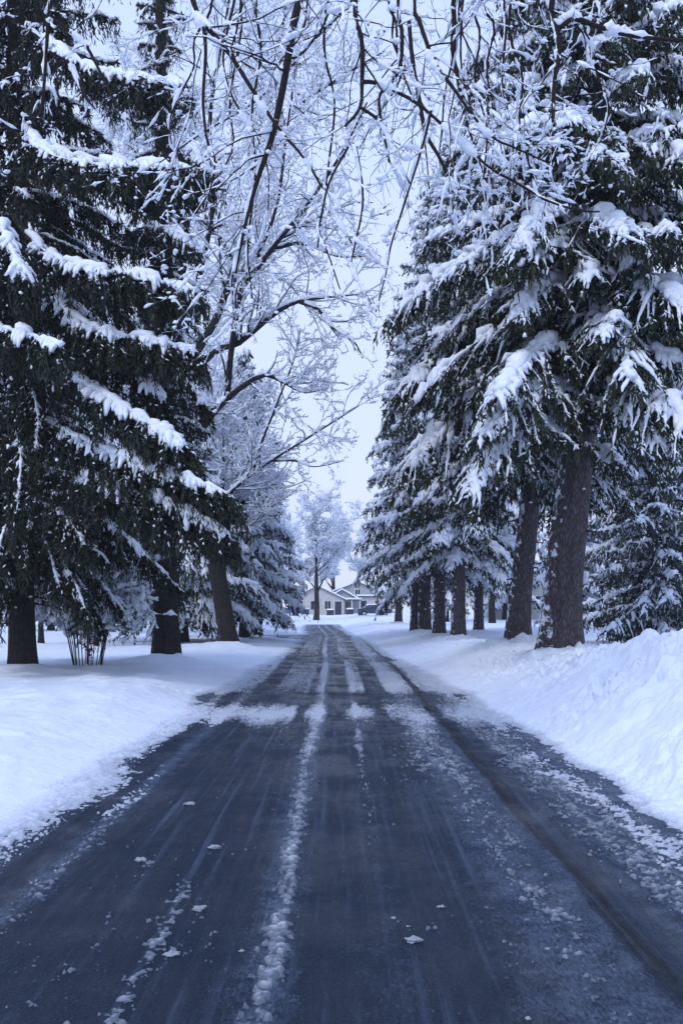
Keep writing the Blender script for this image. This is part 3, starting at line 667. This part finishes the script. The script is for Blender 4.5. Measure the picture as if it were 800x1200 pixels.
make_bare('bare_tree', root, limbs, LV, r, [dict(amount=.85, minr=.016, maxr=.07, lumpf=3.5), dict(amount=.9, minr=.015, maxr=.05, lumpf=4), dict(amount=.9, minr=.013, maxr=.04, lumpf=6, cover=.6), dict(amount=.9, minr=.012, maxr=.03, cover=.6), dict(amount=.9, minr=.011, maxr=.03, cover=.4)], 5, M_bark_dark)

# frosted bare tree prototype, copied into the distance
def bare_proto(x, y, label, group, H=13, seed=1, spread=1., lean=0, coarse=1., dens=1.):
    r = np.random.default_rng(seed); root = tree_root('bare_tree', x, y, label, 'bare tree', group)
    tb = MB(); trunk_mesh(tb, np.array([[0, 0, -.3], [.05, 0, H*.12], [lean*.3, .1, H*.3], [lean*.6, 0, H*.55]]), [.34, .28, .22, .12], r=r); tb.build('trunk', M_bark_dark, root)
    T = resample([[0, 0, H*.14], [lean*.3, .1, H*.3], [lean*.6, 0, H*.6], [lean, .1, H*.97]], 16)[None]; TRr = np.linspace(.26, .02, 16)[None]
    P, R = grow(T, TRr, 1.9, (.30, .60), (28, 62), (0, 0, .45), r, k=10, wander=.08, s0=.12, rr=(.4, .6), lmax=H*.5*spread)
    WB = MB(); SB = MB(); tubes(WB, T, TRr, 8); tubes(WB, P, R, 6); branch_snow(SB, P, R, r, 1.0, .02, .07, 5, sub=2, lumpf=3)
    for i, lv in enumerate([dict(per_m=2.0*dens, lr=(.25, .5), ang=(25, 55), bias=(0, 0, .35), wander=.1, lmax=3, k=7), dict(per_m=2.6*dens, lr=(.3, .6), ang=(20, 55), bias=(0, 0, .2), wander=.12, lmax=1.4, lmin=.3, k=5, minr=.008*coarse),
                            dict(per_m=4.0*dens, lr=(.4, .7), ang=(20, 60), bias=(0, 0, .1), wander=.14, lmax=.8, lmin=.25, k=4, minr=.008*coarse)]):
        P, R = grow(P, R, r=r, **lv); tubes(WB, P, R, 3, cap=False); branch_snow(SB, P, R, r, 1.1, .016*coarse, .045*coarse, 4, sub=1 if i == 2 else 2)
    WB.build('branches', M_bark_dark, root); SB.build('snow_cover', M_snow, root); return root
GB = 'bare frosted trees in the distance'
bA = bare_proto(-2.75, 103, 'far bare tree with a dark trunk in front of the house at the road end', GB, H=13.0, seed=41, coarse=1.35, spread=.8, dens=1.9)
bB = bare_proto(-9.0, 60, 'tall frosted bare tree rising behind the snowy spruces on the left', GB, H=19, seed=42, coarse=1.6)
copies = [(bB, -13.5, 47, 1.1, 1.0, 'frosted bare tree behind the dark spruce with the bare trunk'),
          (bB, -4.9, 39, 0.4, .52, 'small frosted bare tree between the leaning bare trunk and the snowy spruces'),
          (bB, -8.6, 33, 1.9, .30, 'low frosted bare thicket showing pale between the two dark left trunks'),
          (bB, -11.5, 36, 2.9, .36, 'low frosted bare thicket behind the left edge trunk'),
          (bB, -8.2, 42, 5.1, .8, 'frosted bare tree rising above the low drooping spruce'),
          (bB, -14.5, 66, 2.3, .9, 'frosted bare tree seen through the gap beside the second dark trunk'),
          (bA, -1.2, 150, 2.0, 1.25, 'round crowned bare tree standing behind the house'),
          (bA, -7.5, 135, 4.0, 1.1, 'bare tree rising behind the left end of the house'),
          (bA, 5.5, 160, 1.0, 1.3, 'bare tree behind the tall gable of the house'),
          (bB, 17, 62, .5, .9, 'frosted bare tree behind the broad dark spruce on the right'),
          (bB, 12.5, 78, 3.5, .9, 'frosted bare tree seen between the two thick right trunks'),
          (bA, -21, 75, .7, 1.0, 'bare tree far off behind the left edge trunk'),
          (bA, -33, 95, 2.7, 1.1, 'bare tree at the far left edge of the snowy field'),
          (bA, 34, 100, 1.7, 1.1, 'bare tree at the far right beyond the snow pile')]
for (o_, x, y, rz, s_, lb) in copies: copy_tree(o_, x, y, rz, s_, lb, GB)
GS = 'far snowy spruces closing the view'
for (x, y, s_, rz, lb) in [(-17, 55, 1.0, .4, 'far snowy spruce behind the left edge trunk'), (-24, 68, 1.2, 1.4, 'far snowy spruce left of the edge trunk'),
        (-11.5, 72, 1.0, 2.2, 'far snowy spruce between the two dark left trunks'), (-9.5, 90, 1.1, 3.0, 'farthest snowy spruce on the left, behind the low drooping one'),
        (14, 55, 1.0, 4.0, 'far snowy spruce right behind the thickest trunk'), (19, 48, 1.15, 5.0, 'far snowy spruce at the right edge behind the broad dark one'),
        (9.5, 85, 1.1, 1.9, 'far snowy spruce seen between the slim trunk and the leaning trunk'), (16, 92, 1.3, 2.9, 'farthest snowy spruce on the right side'),
        (24, 75, 1.3, .9, 'far snowy spruce beyond the snow pile at the right edge'), (-36, 90, 1.5, .2, 'far snowy spruce outermost on the left'), (30, 100, 1.6, .1, 'far snowy spruce outermost on the right')]:
    copy_tree(sp_far, x, y, rz, s_, lb, GS)

# ------------------------------------------------------------------ houses, cars, posts
def box(mb, a, b):
    (x0, y0, z0), (x1, y1, z1) = a, b
    mb.add([[x0, y0, z0], [x1, y0, z0], [x1, y1, z0], [x0, y1, z0], [x0, y0, z1], [x1, y0, z1], [x1, y1, z1], [x0, y1, z1]],
           [[0, 3, 2, 1], [4, 5, 6, 7], [0, 1, 5, 4], [1, 2, 6, 5], [2, 3, 7, 6], [3, 0, 4, 7]])
def boxm(a, b): m = MB(); box(m, a, b); return m
def siding(name, c):
    m, t, b = mat(name, c, .7, .3); w = t.nodes.new('ShaderNodeTexWave'); w.wave_type = 'BANDS'; w.bands_direction = 'Z'; w.wave_profile = 'SAW'; w.inputs['Scale'].default_value = 2.2
    t.links.new(objco(t), w.inputs['Vector']); bump(t, b, w.outputs[1], .6, .02)
    t.links.new(ramp(t, noise(t, 1.5, 4, objco(t)), [(.3, tuple(x*.85 for x in c)), (.7, c)]), b.inputs['Base Color']); return m
M_side = siding('cream_siding', (.56, .54, .52)); M_side2 = siding('grey_siding', (.42, .42, .45)); M_trim, _, _ = mat('white_trim', (.7, .7, .72), .5, .4)
M_door, _, _ = mat('dark_door', (.03, .04, .06), .4, .4); M_glass, _, _ = mat('window_glass', (.03, .04, .05), .08, .6); M_roof, _, _ = mat('roof_shingle', (.07, .065, .06), .9, .2)
def gable(parent, wm, cx, hw, y0, y1, ze, zp, over=.35, th=.09, snow=.22):
    """gable-fronted wing: walls, two roof slopes, the snow on them; local coordinates"""
    mb = MB(); V = [[cx-hw, y0, -.3], [cx+hw, y0, -.3], [cx+hw, y0, ze], [cx, y0, zp], [cx-hw, y0, ze]]; V2 = [[v[0], y1, v[2]] for v in V]
    mb.add(V+V2, [[0, 1, 2, 4], [5, 9, 7, 6], [1, 6, 7, 2], [0, 4, 9, 5]], [[4, 2, 3], [9, 8, 7]])
    mb.build('wall', wm, parent, smooth=False)
    sl_ = (zp-ze)/hw
    for sg in (-1, 1):
        for nm, m_, lift, t_ in (('roof', M_roof, .01, th), ('roof_snow', M_snow, .01+th+.004, snow)):
            o_ = over+(.05 if nm == 'roof_snow' else 0); mb = MB(); n = 24; ys = np.linspace(y0-o_, y1+o_, 8)
            sN = np.linspace(0, 1, n); xx = cx+sg*(hw+o_)*sN; zz = zp-sl_*(hw+o_)*sN+lift
            A = []; 
            for yy in ys:
                tt = t_*(np.minimum(1, .35+4*np.minimum(1-sN, .2))*(1+.25*(fbm(sN*6, 0*sN+yy*.6, 71)-.5)) if nm == 'roof_snow' else np.ones(n))
                A.append(np.stack([np.stack([xx, 0*xx+yy, zz], -1), np.stack([xx, 0*xx+yy, zz+tt], -1)], 1))
            A = np.array(A); ny_ = len(ys)                    # ny, n, 2, 3
            ii = lambda a, b, c: (a*n+b)*2+c
            Q = []
            for a_ in range(ny_-1):
                for b_ in range(n-1):
                    Q += [[ii(a_, b_, 1), ii(a_, b_+1, 1), ii(a_+1, b_+1, 1), ii(a_+1, b_, 1)], [ii(a_, b_, 0), ii(a_+1, b_, 0), ii(a_+1, b_+1, 0), ii(a_, b_+1, 0)]]
                Q += [[ii(a_, n-1, 0), ii(a_+1, n-1, 0), ii(a_+1, n-1, 1), ii(a_, n-1, 1)]]
            for b_ in range(n-1):
                Q += [[ii(0, b_, 0), ii(0, b_+1, 0), ii(0, b_+1, 1), ii(0, b_, 1)], [ii(ny_-1, b_, 0), ii(ny_-1, b_, 1), ii(ny_-1, b_+1, 1), ii(ny_-1, b_+1, 0)]]
            mb.add(A.reshape(-1, 3), Q); mb.build(nm, m_, parent, smooth=False)
def window(parent, x, z, w, h, y, depth=.06):
    mb = MB(); f = .07
    for a, b in (((x-w/2-f, y-depth, z-f), (x-w/2, y+.02, z+h+f)), ((x+w/2, y-depth, z-f), (x+w/2+f, y+.02, z+h+f)), ((x-w/2, y-depth, z-f), (x+w/2, y+.02, z)), ((x-w/2, y-depth, z+h), (x+w/2, y+.02, z+h+f)), ((x-.025, y-depth+.01, z), (x+.025, y+.01, z+h))): box(mb, a, b)
    fo = mb.build('window', M_trim, parent, smooth=False)
    boxm((x-w/2, y-.02, z), (x+w/2, y-.008, z+h)).build('pane', M_glass, fo, smooth=False)
def door(parent, x, z, w, h, y):
    d_ = boxm((x-w/2, y-.05, z), (x+w/2, y+.02, z+h)).build('door', M_door, parent, smooth=False)
    mb = MB()
    for a, b in (((x-w/2-.1, y-.08, z), (x-w/2, y+.02, z+h+.1)), ((x+w/2, y-.08, z), (x+w/2+.1, y+.02, z+h+.1)), ((x-w/2, y-.08, z+h), (x+w/2, y+.02, z+h+.1))): box(mb, a, b)
    mb.build('door_frame', M_trim, d_, smooth=False)
k = .118
hr = tree_root('house', 0, 130, 'low cream house with snow covered gables and a dark front door at the road end', 'house')
gable(hr, M_side, -3.3, 3.7, 0, 12, 2.1, 3.9)
gable(hr, M_side2, .1, 2.45, 1.6, 12, 2.0, 3.4)
gable(hr, M_side2, 2.4, 5.2, 9, 20, 2.7, 4.7)
mb = boxm((2.6, 3.2, -.3), (7.2, 9.4, 2.5)); mb.build('wall', M_side, hr, smooth=False)
mb = boxm((2.3, 2.9, 2.5), (7.4, 9.7, 2.62)); mb.build('roof', M_roof, hr, smooth=False)
mb = boxm((2.25, 2.85, 2.63), (7.45, 9.75, 2.85)); mb.build('roof_snow', M_snow, hr, smooth=False)
boxm((1.35, .2, -.2), (1.5, .35, 2.1)).build('porch_post', M_trim, hr, smooth=False)
boxm((2.5, .2, -.2), (2.65, .35, 2.1)).build('porch_post', M_trim, hr, smooth=False)
boxm((.35, .1, 2.0), (2.75, 1.6, 2.12)).build('porch_roof', M_roof, hr, smooth=False)
boxm((.33, .06, 2.13), (2.77, 1.6, 2.36)).build('roof_snow', M_snow, hr, smooth=False)
door(hr, -.45, 0, .95, 1.85, 0); window(hr, -3.7, .7, 1.1, 1.2, 0); window(hr, -5.8, .7, .9, 1.2, 0); window(hr, -1.9, .8, .8, 1.1, 0); window(hr, 1.0, .8, .9, 1.1, 1.6)
door(hr, 3.1, 0, .95, 2.0, 3.2); window(hr, 5.4, .8, 1.3, 1.2, 3.2); window(hr, 2.4, 2.95, .7, .7, 9)
h2 = tree_root('house', 19.5, 92, 'pale house half hidden behind the two thick right trunks', 'house')
gable(h2, M_side, 0, 4.5, 0, 9, 3.0, 5.6); window(h2, 0, 1.0, 1.1, 1.3, 0); window(h2, -2.8, 1.0, .9, 1.3, 0); door(h2, 2.6, 0, .95, 2.0, 0)

def car(x, y, rz, col, label):
    root = tree_root('parked_car', x, y, label, 'car', z=gz(x, y)-.12); root.rotation_euler = (0, 0, rz)
    paint, _, _ = mat('car_paint', col, .25, .6); tyre, _, _ = mat('tyre_rubber', (.02, .02, .02), .8); rim, _, _ = mat('wheel_rim', (.4, .4, .42), .3, .6); lampm, _, _ = mat('lamp_glass', (.5, .5, .55), .15, .6)
    prof = [(-2.15, .35), (-2.2, .75), (-2.05, .92), (-1.3, 1.0), (-.75, 1.38), (.6, 1.42), (1.35, 1.02), (2.0, .95), (2.18, .7), (2.15, .35)]
    def ext(pr, hw, inset):
        mb = MB(); n = len(pr); A = [[p[0], -hw+(inset if p[1] > 1.1 else 0), p[1]] for p in pr]+[[p[0], hw-(inset if p[1] > 1.1 else 0), p[1]] for p in pr]
        mb.add(A, [[i, (i+1) % n, (i+1) % n+n, i+n] for i in range(n)], [[0, i+1, i] for i in range(1, n-1)]+[[n, n+i, n+i+1] for i in range(1, n-1)]); return mb
    ext(prof, .86, .16).build('body', paint, root, smooth=False)
    ext([(-1.12, 1.04), (-.68, 1.34), (.52, 1.38), (1.16, 1.05)], .862, .14).build('window', M_glass, root, smooth=False)
    sn = MB(); P_ = np.array([[[xx, 0, 1.42] for xx in np.linspace(-.75, .6, 8)]]); tubes(sn, P_, np.full((1, 8), .62), 10, .22); P_ = np.array([[[xx, 0, .97-.02*xx] for xx in np.linspace(1.35, 2.0, 6)]]); tubes(sn, P_, np.full((1, 6), .7), 10, .16); sn.build('snow_cover', M_snow, root)
    for sx_ in (-1.35, 1.35):
        for sy in (-.80, .80):
            wb = MB(); tubes(wb, np.array([[[sx_, sy-.1, .33], [sx_, sy, .33], [sx_, sy+.1, .33]]]), np.array([[.33, .34, .33]]), 20); w_ = wb.build('wheel', tyre, root)
            rb = MB(); tubes(rb, np.array([[[sx_, sy-.11, .33], [sx_, sy, .33], [sx_, sy+.11, .33]]]), np.array([[.19, .2, .19]]), 12); rb.build('rim', rim, w_)
    for sy in (-.62, .62): boxm((2.12, sy-.14, .68), (2.2, sy+.14, .82)).build('headlight', lampm, root, smooth=False)
car(3.9, 117, .25, (.02, .04, .09), 'dark blue car parked behind the snowbank right of the house')
car(-7.3, 118, 2.9, (.03, .10, .30), 'bright blue car just visible left of the house under the spruce limbs')
M_wood, _, _ = mat('weathered_wood', (.10, .075, .065), .85)
ur = tree_root('utility_pole', 4.45, 116, 'thin brown wooden pole standing in the snow right of the road end', 'pole')
pb_ = MB(); tubes(pb_, np.array([[[0, 0, z] for z in np.linspace(-.4, 6.2, 8)]]), np.full((1, 8), .11), 12); pb_.build('pole', M_wood, ur)
pc_ = MB(); box(pc_, (-.7, -.05, 5.6), (.7, .05, 5.72)); pc_.build('crossarm', M_wood, ur, smooth=False)
sr = tree_root('marker_stake', -2.25, 90.5, 'thin snow marker stake standing at the far end of the road', 'stake')
pb_ = MB(); tubes(pb_, np.array([[[0, 0, z] for z in np.linspace(-.3, 1.45, 6)]]), np.full((1, 6), .03), 8); pb_.build('stake', M_wood, sr)
pc_ = MB(); tubes(pc_, np.array([[[0, 0, 1.2], [0, 0, 1.4]]]), np.full((1, 2), .036), 8); pc_.build('reflector', mat('red_reflector', (.35, .03, .03), .3)[0], sr)
GBX = 'snow capped planters along the house front'
for (xx, lb) in ((-4.9, 'snow capped planter box left of the far bare trunk'), (-1.5, 'snow capped planter box right of the far bare trunk'), (-2.75+3.9, 'snow capped planter box beside the dark front door')):
    pr_ = tree_root('planter_box', xx, 127.5, lb, 'planter', GBX)
    mb = MB(); box(mb, (-.5, -.22, -.2), (.5, .22, .62)); box(mb, (-.55, -.27, .62), (.55, .27, .70)); mb.build('box', M_door, pr_, smooth=False)
    mb = MB(); tubes(mb, np.array([[[q, 0, .72] for q in np.linspace(-.5, .5, 7)]]), np.array([[.18, .25, .27, .28, .27, .25, .18]]), 10, .6); mb.build('snow_cap', M_snow, pr_)

# leafy shrub on the left, between the two dark spruces
def shrub(x, y, label, H=2.7, seed=3):
    r = np.random.default_rng(seed); root = tree_root('leafy_shrub', x, y, label, 'shrub')
    n = 26; az = r.random(n)*6.28; T = np.zeros((n, 8, 3)); u = np.linspace(0, 1, 8)
    ln = r.uniform(.6, 1.6, n)
    T[..., 0] = np.cos(az)[:, None]*(.3+ln[:, None]*u*.9); T[..., 1] = np.sin(az)[:, None]*(.3+ln[:, None]*u*.9)
    T[..., 2] = -.2+(H+.2)*r.uniform(.65, 1.05, n)[:, None]*np.sin(np.clip(u*(1.9+.55*ln[:, None]), 0, 2.85))
    R = np.full((n, 1), .012)*np.linspace(1, .3, 8)[None]
    WB, LB, SB = MB(), MB(), MB(); tubes(WB, T, R, 5)
    P, RR = grow(T, R, 5, (.15, .35), (30, 70), (0, 0, -.3), r, k=6, lmin=.25); tubes(WB, P, RR, 4)
    M = 14000; ii = r.integers(0, len(P), M); b, t = samp(P, ii, r.random(M)**.6); d = norm(t+r.normal(size=(M, 3))*.7+np.array([0, 0, -.45])); q = norm(np.cross(d, r.normal(size=(M, 3))))
    l = r.uniform(.05, .10, M)[:, None]; w = l*.19
    nrm = np.cross(d, q)*l*.12
    V = np.stack([b, b+d*l*.35+q*w+nrm, b+d*l*.75+q*w*.8+nrm, b+d*l, b+d*l*.75-q*w*.8+nrm, b+d*l*.35-q*w+nrm], 1); i = np.arange(M)[:, None]*6
    LB.add(V, np.concatenate([i+np.array([[0, 1, 2, 5]])*1, i+np.array([[5, 2, 3, 4]])]))
    branch_snow(SB, P, RR, r, 1.2, .036, .06, 5)
    f = r.integers(0, M, 1500); blobs(SB, b[f]+d[f]*l[f]*.5+np.array([0, 0, .015]), r.uniform(.012, .038, (1500, 1))*np.array([[1.2, 1.2, .7]]), r)
    WB.build('branches', M_bark_dark, root); LB.build('leaves', mat('shrub_leaf', (.07, .10, .075), .5, .3)[0], root, smooth=False); SB.build('snow_cover', M_snow, root)
    return root
shrub(-6.1, 22.6, 'leafy evergreen shrub bowed by snow between the two dark left trunks')
# withered leaves left on a sapling below it
ro = tree_root('withered_sapling', -5.75, 21.6, 'small sapling with reddish brown withered leaves sticking out of the snow', 'sapling')
wb = MB(); SP_ = np.stack([resample([[0, 0, -.2], [.05*q, .02, .3], [.12*q-.05, .0, .62+.1*q]], 8) for q in (-1, 0, 1)]); tubes(wb, SP_, np.full((3, 8), .007), 5); wb.build('stem', M_twig, ro)
lb_ = MB(); b_s, t_s = samp(SP_, r.integers(0, 3, 60), .4+.6*r.random(60)); needles(lb_, b_s, r.normal(size=(60, 3))+np.array([0, 0, -.8]), r.uniform(.06, .11, 60), r.uniform(.03, .05, 60), r); lb_.build('leaves', mat('withered_leaf', (.16, .06, .045), .8)[0], ro, smooth=False)

# loose lumps of snow on the tarmac
GC = 'loose snow lumps on the road'
M_clod = mat('grey_slush_lump', (.30, .33, .39), .7)[0]; _t = M_clod.node_tree; bump(_t, _t.nodes['Principled BSDF'], noise(_t, 60, 4, objco(_t)), .8, .01)
clods = [(516, 1063, .028, 'small round snow lump alone on the dark tarmac right of the middle strip'), (484, 1103, .05, 'flat elongated grey snow lump, the widest on the right half of the road'),
         (461, 1076, .018, 'tiny snow lump just above left of the widest flat lump'), (641, 1112, .016, 'tiny snow lump lying alone far right on the dark tarmac'),
         (618, 1194, .018, 'tiny snow lump at the bottom edge right of the road middle'), (201, 1119, .045, 'rounded white snow lump on the left lane close to the bottom'),
         (234, 1066, .05, 'broad flat snow lump on the left lane beside the thin strip'), (165, 1009, .05, 'flat snow lump on the left lane near the left slush strip'),
         (252, 994, .055, 'wide flat snow lump on the left lane below the broken patches'), (222, 943, .06, 'pale snow lump highest up on the left lane'),
         (478, 1086, .014, 'crumb of snow touching the widest flat lump from above'), (283, 1115, .02, 'small snow lump against the left foot of the middle strip')]
for i_, (a_, b__, sz, lb) in enumerate(clods):
    Y_ = CH*F/(b__-HY); X_ = (a_-400)*Y_/F; rr = np.random.default_rng(300+i_)
    o = tree_root('snow_lump', X_, Y_, lb, 'snow lump', GC, z=.0)
    nu, nv = 28, 14; th_ = np.linspace(0, 2*PI, nu, endpoint=False); ph_ = np.linspace(0, PI, nv); T_, P_ = np.meshgrid(th_, ph_)
    wob = 1+1.3*(fbm(np.cos(T_)*np.sin(P_)*2.2+i_*3+9, np.sin(T_)*np.sin(P_)*2.2+np.cos(P_)*1.5, 81)-.5)+.5*(fbm(np.cos(T_)*4+i_*3+9, P_*3, 82)-.5)
    V = np.stack([np.cos(T_)*np.sin(P_)*wob*1.25, np.sin(T_)*np.sin(P_)*wob*.9, np.cos(P_)*wob*.5+.15], -1)*sz*.62
    mb = MB(); j_ = np.arange(nv-1)[:, None]*nu; l_ = np.arange(nu)[None]
    mb.add(V, np.stack([j_+l_, j_+nu+l_, j_+nu+(l_+1) % nu, j_+(l_+1) % nu], -1).reshape(-1, 4)); mb.build('lump', M_clod, o)

# the cold haze
hb = boxm((-262, -27, -1.6), (262, 432, 27.5)); mh = bpy.data.materials.new('haze_air'); mh.use_nodes = True; mh.node_tree.nodes.clear()
ho = mh.node_tree.nodes.new('ShaderNodeOutputMaterial'); hv = mh.node_tree.nodes.new('ShaderNodeVolumePrincipled')
hv.inputs['Color'].default_value = (.86, .91, 1, 1); hv.inputs['Density'].default_value = HAZE; mh.node_tree.links.new(hv.outputs[0], ho.inputs['Volume'])
hz = hb.build('haze', mh, smooth=False); hz['kind'] = 'stuff'

# ------------------------------------------------------------------ the tree overhead: trunk beside the camera, limbs arching over the road
r = np.random.default_rng(77)
root = tree_root('overhanging_tree', 5.6, 4.6, 'bare tree overhead whose thin snow covered branches hang into the top of the picture', 'bare tree')
oo = np.array(root.location)
tb = MB(); trunk_mesh(tb, np.array([[0, 0, -.4], [-.1, 0, 2], [-.3, .2, 5], [-.6, .6, 8.2]]), [.30, .25, .20, .12], r=r); tb.build('trunk', M_bark_dark, root)
def wl(rad, *pts, k=20): return resample(np.array(pts, float), k), np.interp(np.linspace(0, 1, k), np.linspace(0, 1, len(rad)), rad)
# main limbs above the frame, in metres
top = [wl([.14, .10, .07, .04], (5.1, 5.1, 7.6), (3.2, 6.6, 9.0), (1.0, 7.8, 9.6), (-1.5, 8.6, 9.4), (-4.0, 9.2, 8.7)),
       wl([.12, .08, .05, .03], (5.2, 4.8, 6.6), (3.6, 6.4, 8.2), (1.8, 7.4, 8.9), (-.4, 7.6, 8.9), (-2.6, 7.6, 8.4)),
       wl([.12, .09, .05, .03], (5.2, 5.0, 7.0), (4.6, 7.4, 9.2), (3.9, 9.6, 10.4), (2.8, 12, 11.0))]
def tr(w, Y, *p, up=None):
    pts = [px(a, b, Y+(c if len(q) > 2 else 0)) if False else px(q[0], q[1], Y+(q[2] if len(q) > 2 else 0)) for q in p for a, b, c in [(0, 0, 0)]]
    first = pts[0]
    if first[2] > 1.6+700*Y/F:      # carry on up to the limb above
        pts = [first+np.array([(.25 if up is None else up), -.1, 1.4])]+pts
    w = np.array(w)*Y/F*.5
    return resample(pts, 20), np.interp(np.linspace(0, 1, 20), np.linspace(0, 1, len(w)), w)
hero = [tr([11, 9, 8, 5, 3], 8.2, (354, -12), (339, 60), (331, 105), (319, 160), (302, 210), (287, 265), (276, 320), up=.5),
        tr([7, 6, 5, 3, 2], 8.0, (222, -12), (240, 28), (255, 45), (275, 72), (300, 112), (330, 155), (360, 190), (385, 235), (412, 285), up=-.3),
        tr([5, 4, 3, 2], 8.0, (238, 25), (241, 60), (238, 120), (243, 165), (252, 187), (246, 225)),
        tr([7, 6, 6, 4, 3], 7.6, (417, -12), (424, 50), (424, 95), (421, 127), (404, 148)),
        tr([4, 3, 2], 7.6, (421, 125), (440, 138), (452, 152), (470, 195), (480, 215)),
        tr([5, 4, 3, 3, 2], 7.5, (425, 96), (440, 97), (465, 108), (490, 122), (520, 148), (545, 170), (575, 198), (605, 214), (640, 235), (680, 247), (702, 248)),
        tr([5, 5, 4, 3], 7.8, (468, -12), (471, 40), (468, 80), (455, 98), (444, 115), (448, 150), (456, 190)),
        tr([6, 5, 5, 3, 2], 7.4, (486, -12), (490, 20), (498, 45), (504, 62), (514, 82), (530, 102), (548, 128), (575, 160), (600, 172), (640, 190)),
        tr([5, 5, 5, 4, 2], 8.4, (479, 25), (483, 70), (490, 110), (495, 140), (500, 160), (515, 185), (528, 212), (548, 235)),
        tr([6, 6, 5, 3, 2], 9.0, (533, -12), (532, 20), (530, 60), (536, 90), (541, 120), (549, 152), (562, 190), (570, 240)),
        tr([8, 7, 6, 4, 3], 7.8, (647, -12), (652, 30), (655, 60), (650, 90), (648, 115), (648, 145), (656, 168), (668, 190)),
        tr([6, 6, 5, 4, 3], 7.8, (655, 33), (672, 22), (700, 31), (740, 42), (800, 48), (850, 52)),
        tr([3, 2.5, 2, 1.5], 7.6, (408, 172), (386, 213), (376, 255), (374, 272), (386, 302), (401, 348)),
        tr([3, 2.5, 2, 1.5], 7.6, (417, 172), (424, 213), (424, 248), (415, 290), (412, 312), (426, 340), (438, 362)),
        tr([3.5, 3, 2.5, 2, 1.5], 7.9, (505, 130), (495, 170), (480, 218), (470, 250), (458, 287), (452, 320), (440, 366)),
        tr([6, 5, 4, 3], 9.0, (62, -12), (57, 20), (55, 55), (51, 110), (46, 140)),
        tr([4, 4, 3, 2], 9.0, (57, 18), (80, 35), (100, 52), (118, 85), (140, 128), (150, 140)),
        tr([3, 3, 2], 9.0, (58, 60), (85, 78), (98, 110), (112, 128)),
        tr([4, 3, 2], 8.6, (555, -12), (562, 40), (556, 95), (570, 150), (566, 210)),
        tr([4, 3, 2], 9.2, (600, -12), (598, 45), (612, 90), (608, 150), (622, 200), (640, 260)),
        tr([4, 3, 2], 9.6, (700, -12), (690, 60), (712, 120), (705, 160)),
        tr([4, 3, 2], 9.6, (300, -12), (306, 60), (295, 130), (300, 200), (290, 290), (296, 350)),
        tr([4, 3, 2], 9.8, (385, -12), (380, 60), (392, 120), (384, 200), (372, 290))]
nr = 11
for i in range(nr):      # slender hanging shoots between them
    x0 = r.uniform(230, 640); Y0 = r.uniform(8, 12.5); n_ = 7; xx = x0; pts = []; ln = r.uniform(22, 50)
    dx = r.normal()*14
    for j in range(n_):
        pts.append((xx, -14+j*ln, 0)); dx = dx*.7+r.normal()*12; xx += dx
    hero.append(tr([4, 3, 2.2, 1.4], Y0, *pts))
limbs = top+hero
LV = [dict(per_m=2.6, lr=(.2, .5), ang=(25, 70), bias=(0, 0, -.08), wander=.17, rr=(.24, .45), lmax=1.5, lmin=.25, k=10, minr=.003, s0=.08),
      dict(per_m=3.4, lr=(.25, .6), ang=(25, 75), bias=(0, 0, -.05), wander=.15, rr=(.5, .8), lmax=.7, lmin=.12, k=6, minr=.0022),
      dict(per_m=5.0, lr=(.25, .6), ang=(30, 80), bias=(0, 0, .08), wander=.16, rr=(.6, .9), lmax=.3, lmin=.05, k=4, minr=.0018)]
make_bare('overhanging_tree', root, limbs, LV, r, [dict(amount=1.1, minr=.013, maxr=.10, lumpf=5, cover=-.3, wind=(-.7, .35, .7)), dict(amount=1.0, minr=.014, maxr=.05, lumpf=7, cover=-.9), dict(amount=.95, minr=.009, maxr=.035, lumpf=10, cover=-1.1), dict(amount=.9, minr=.007, maxr=.03, lumpf=14, cover=-1.1)], 5, M_twig, bud=.7)
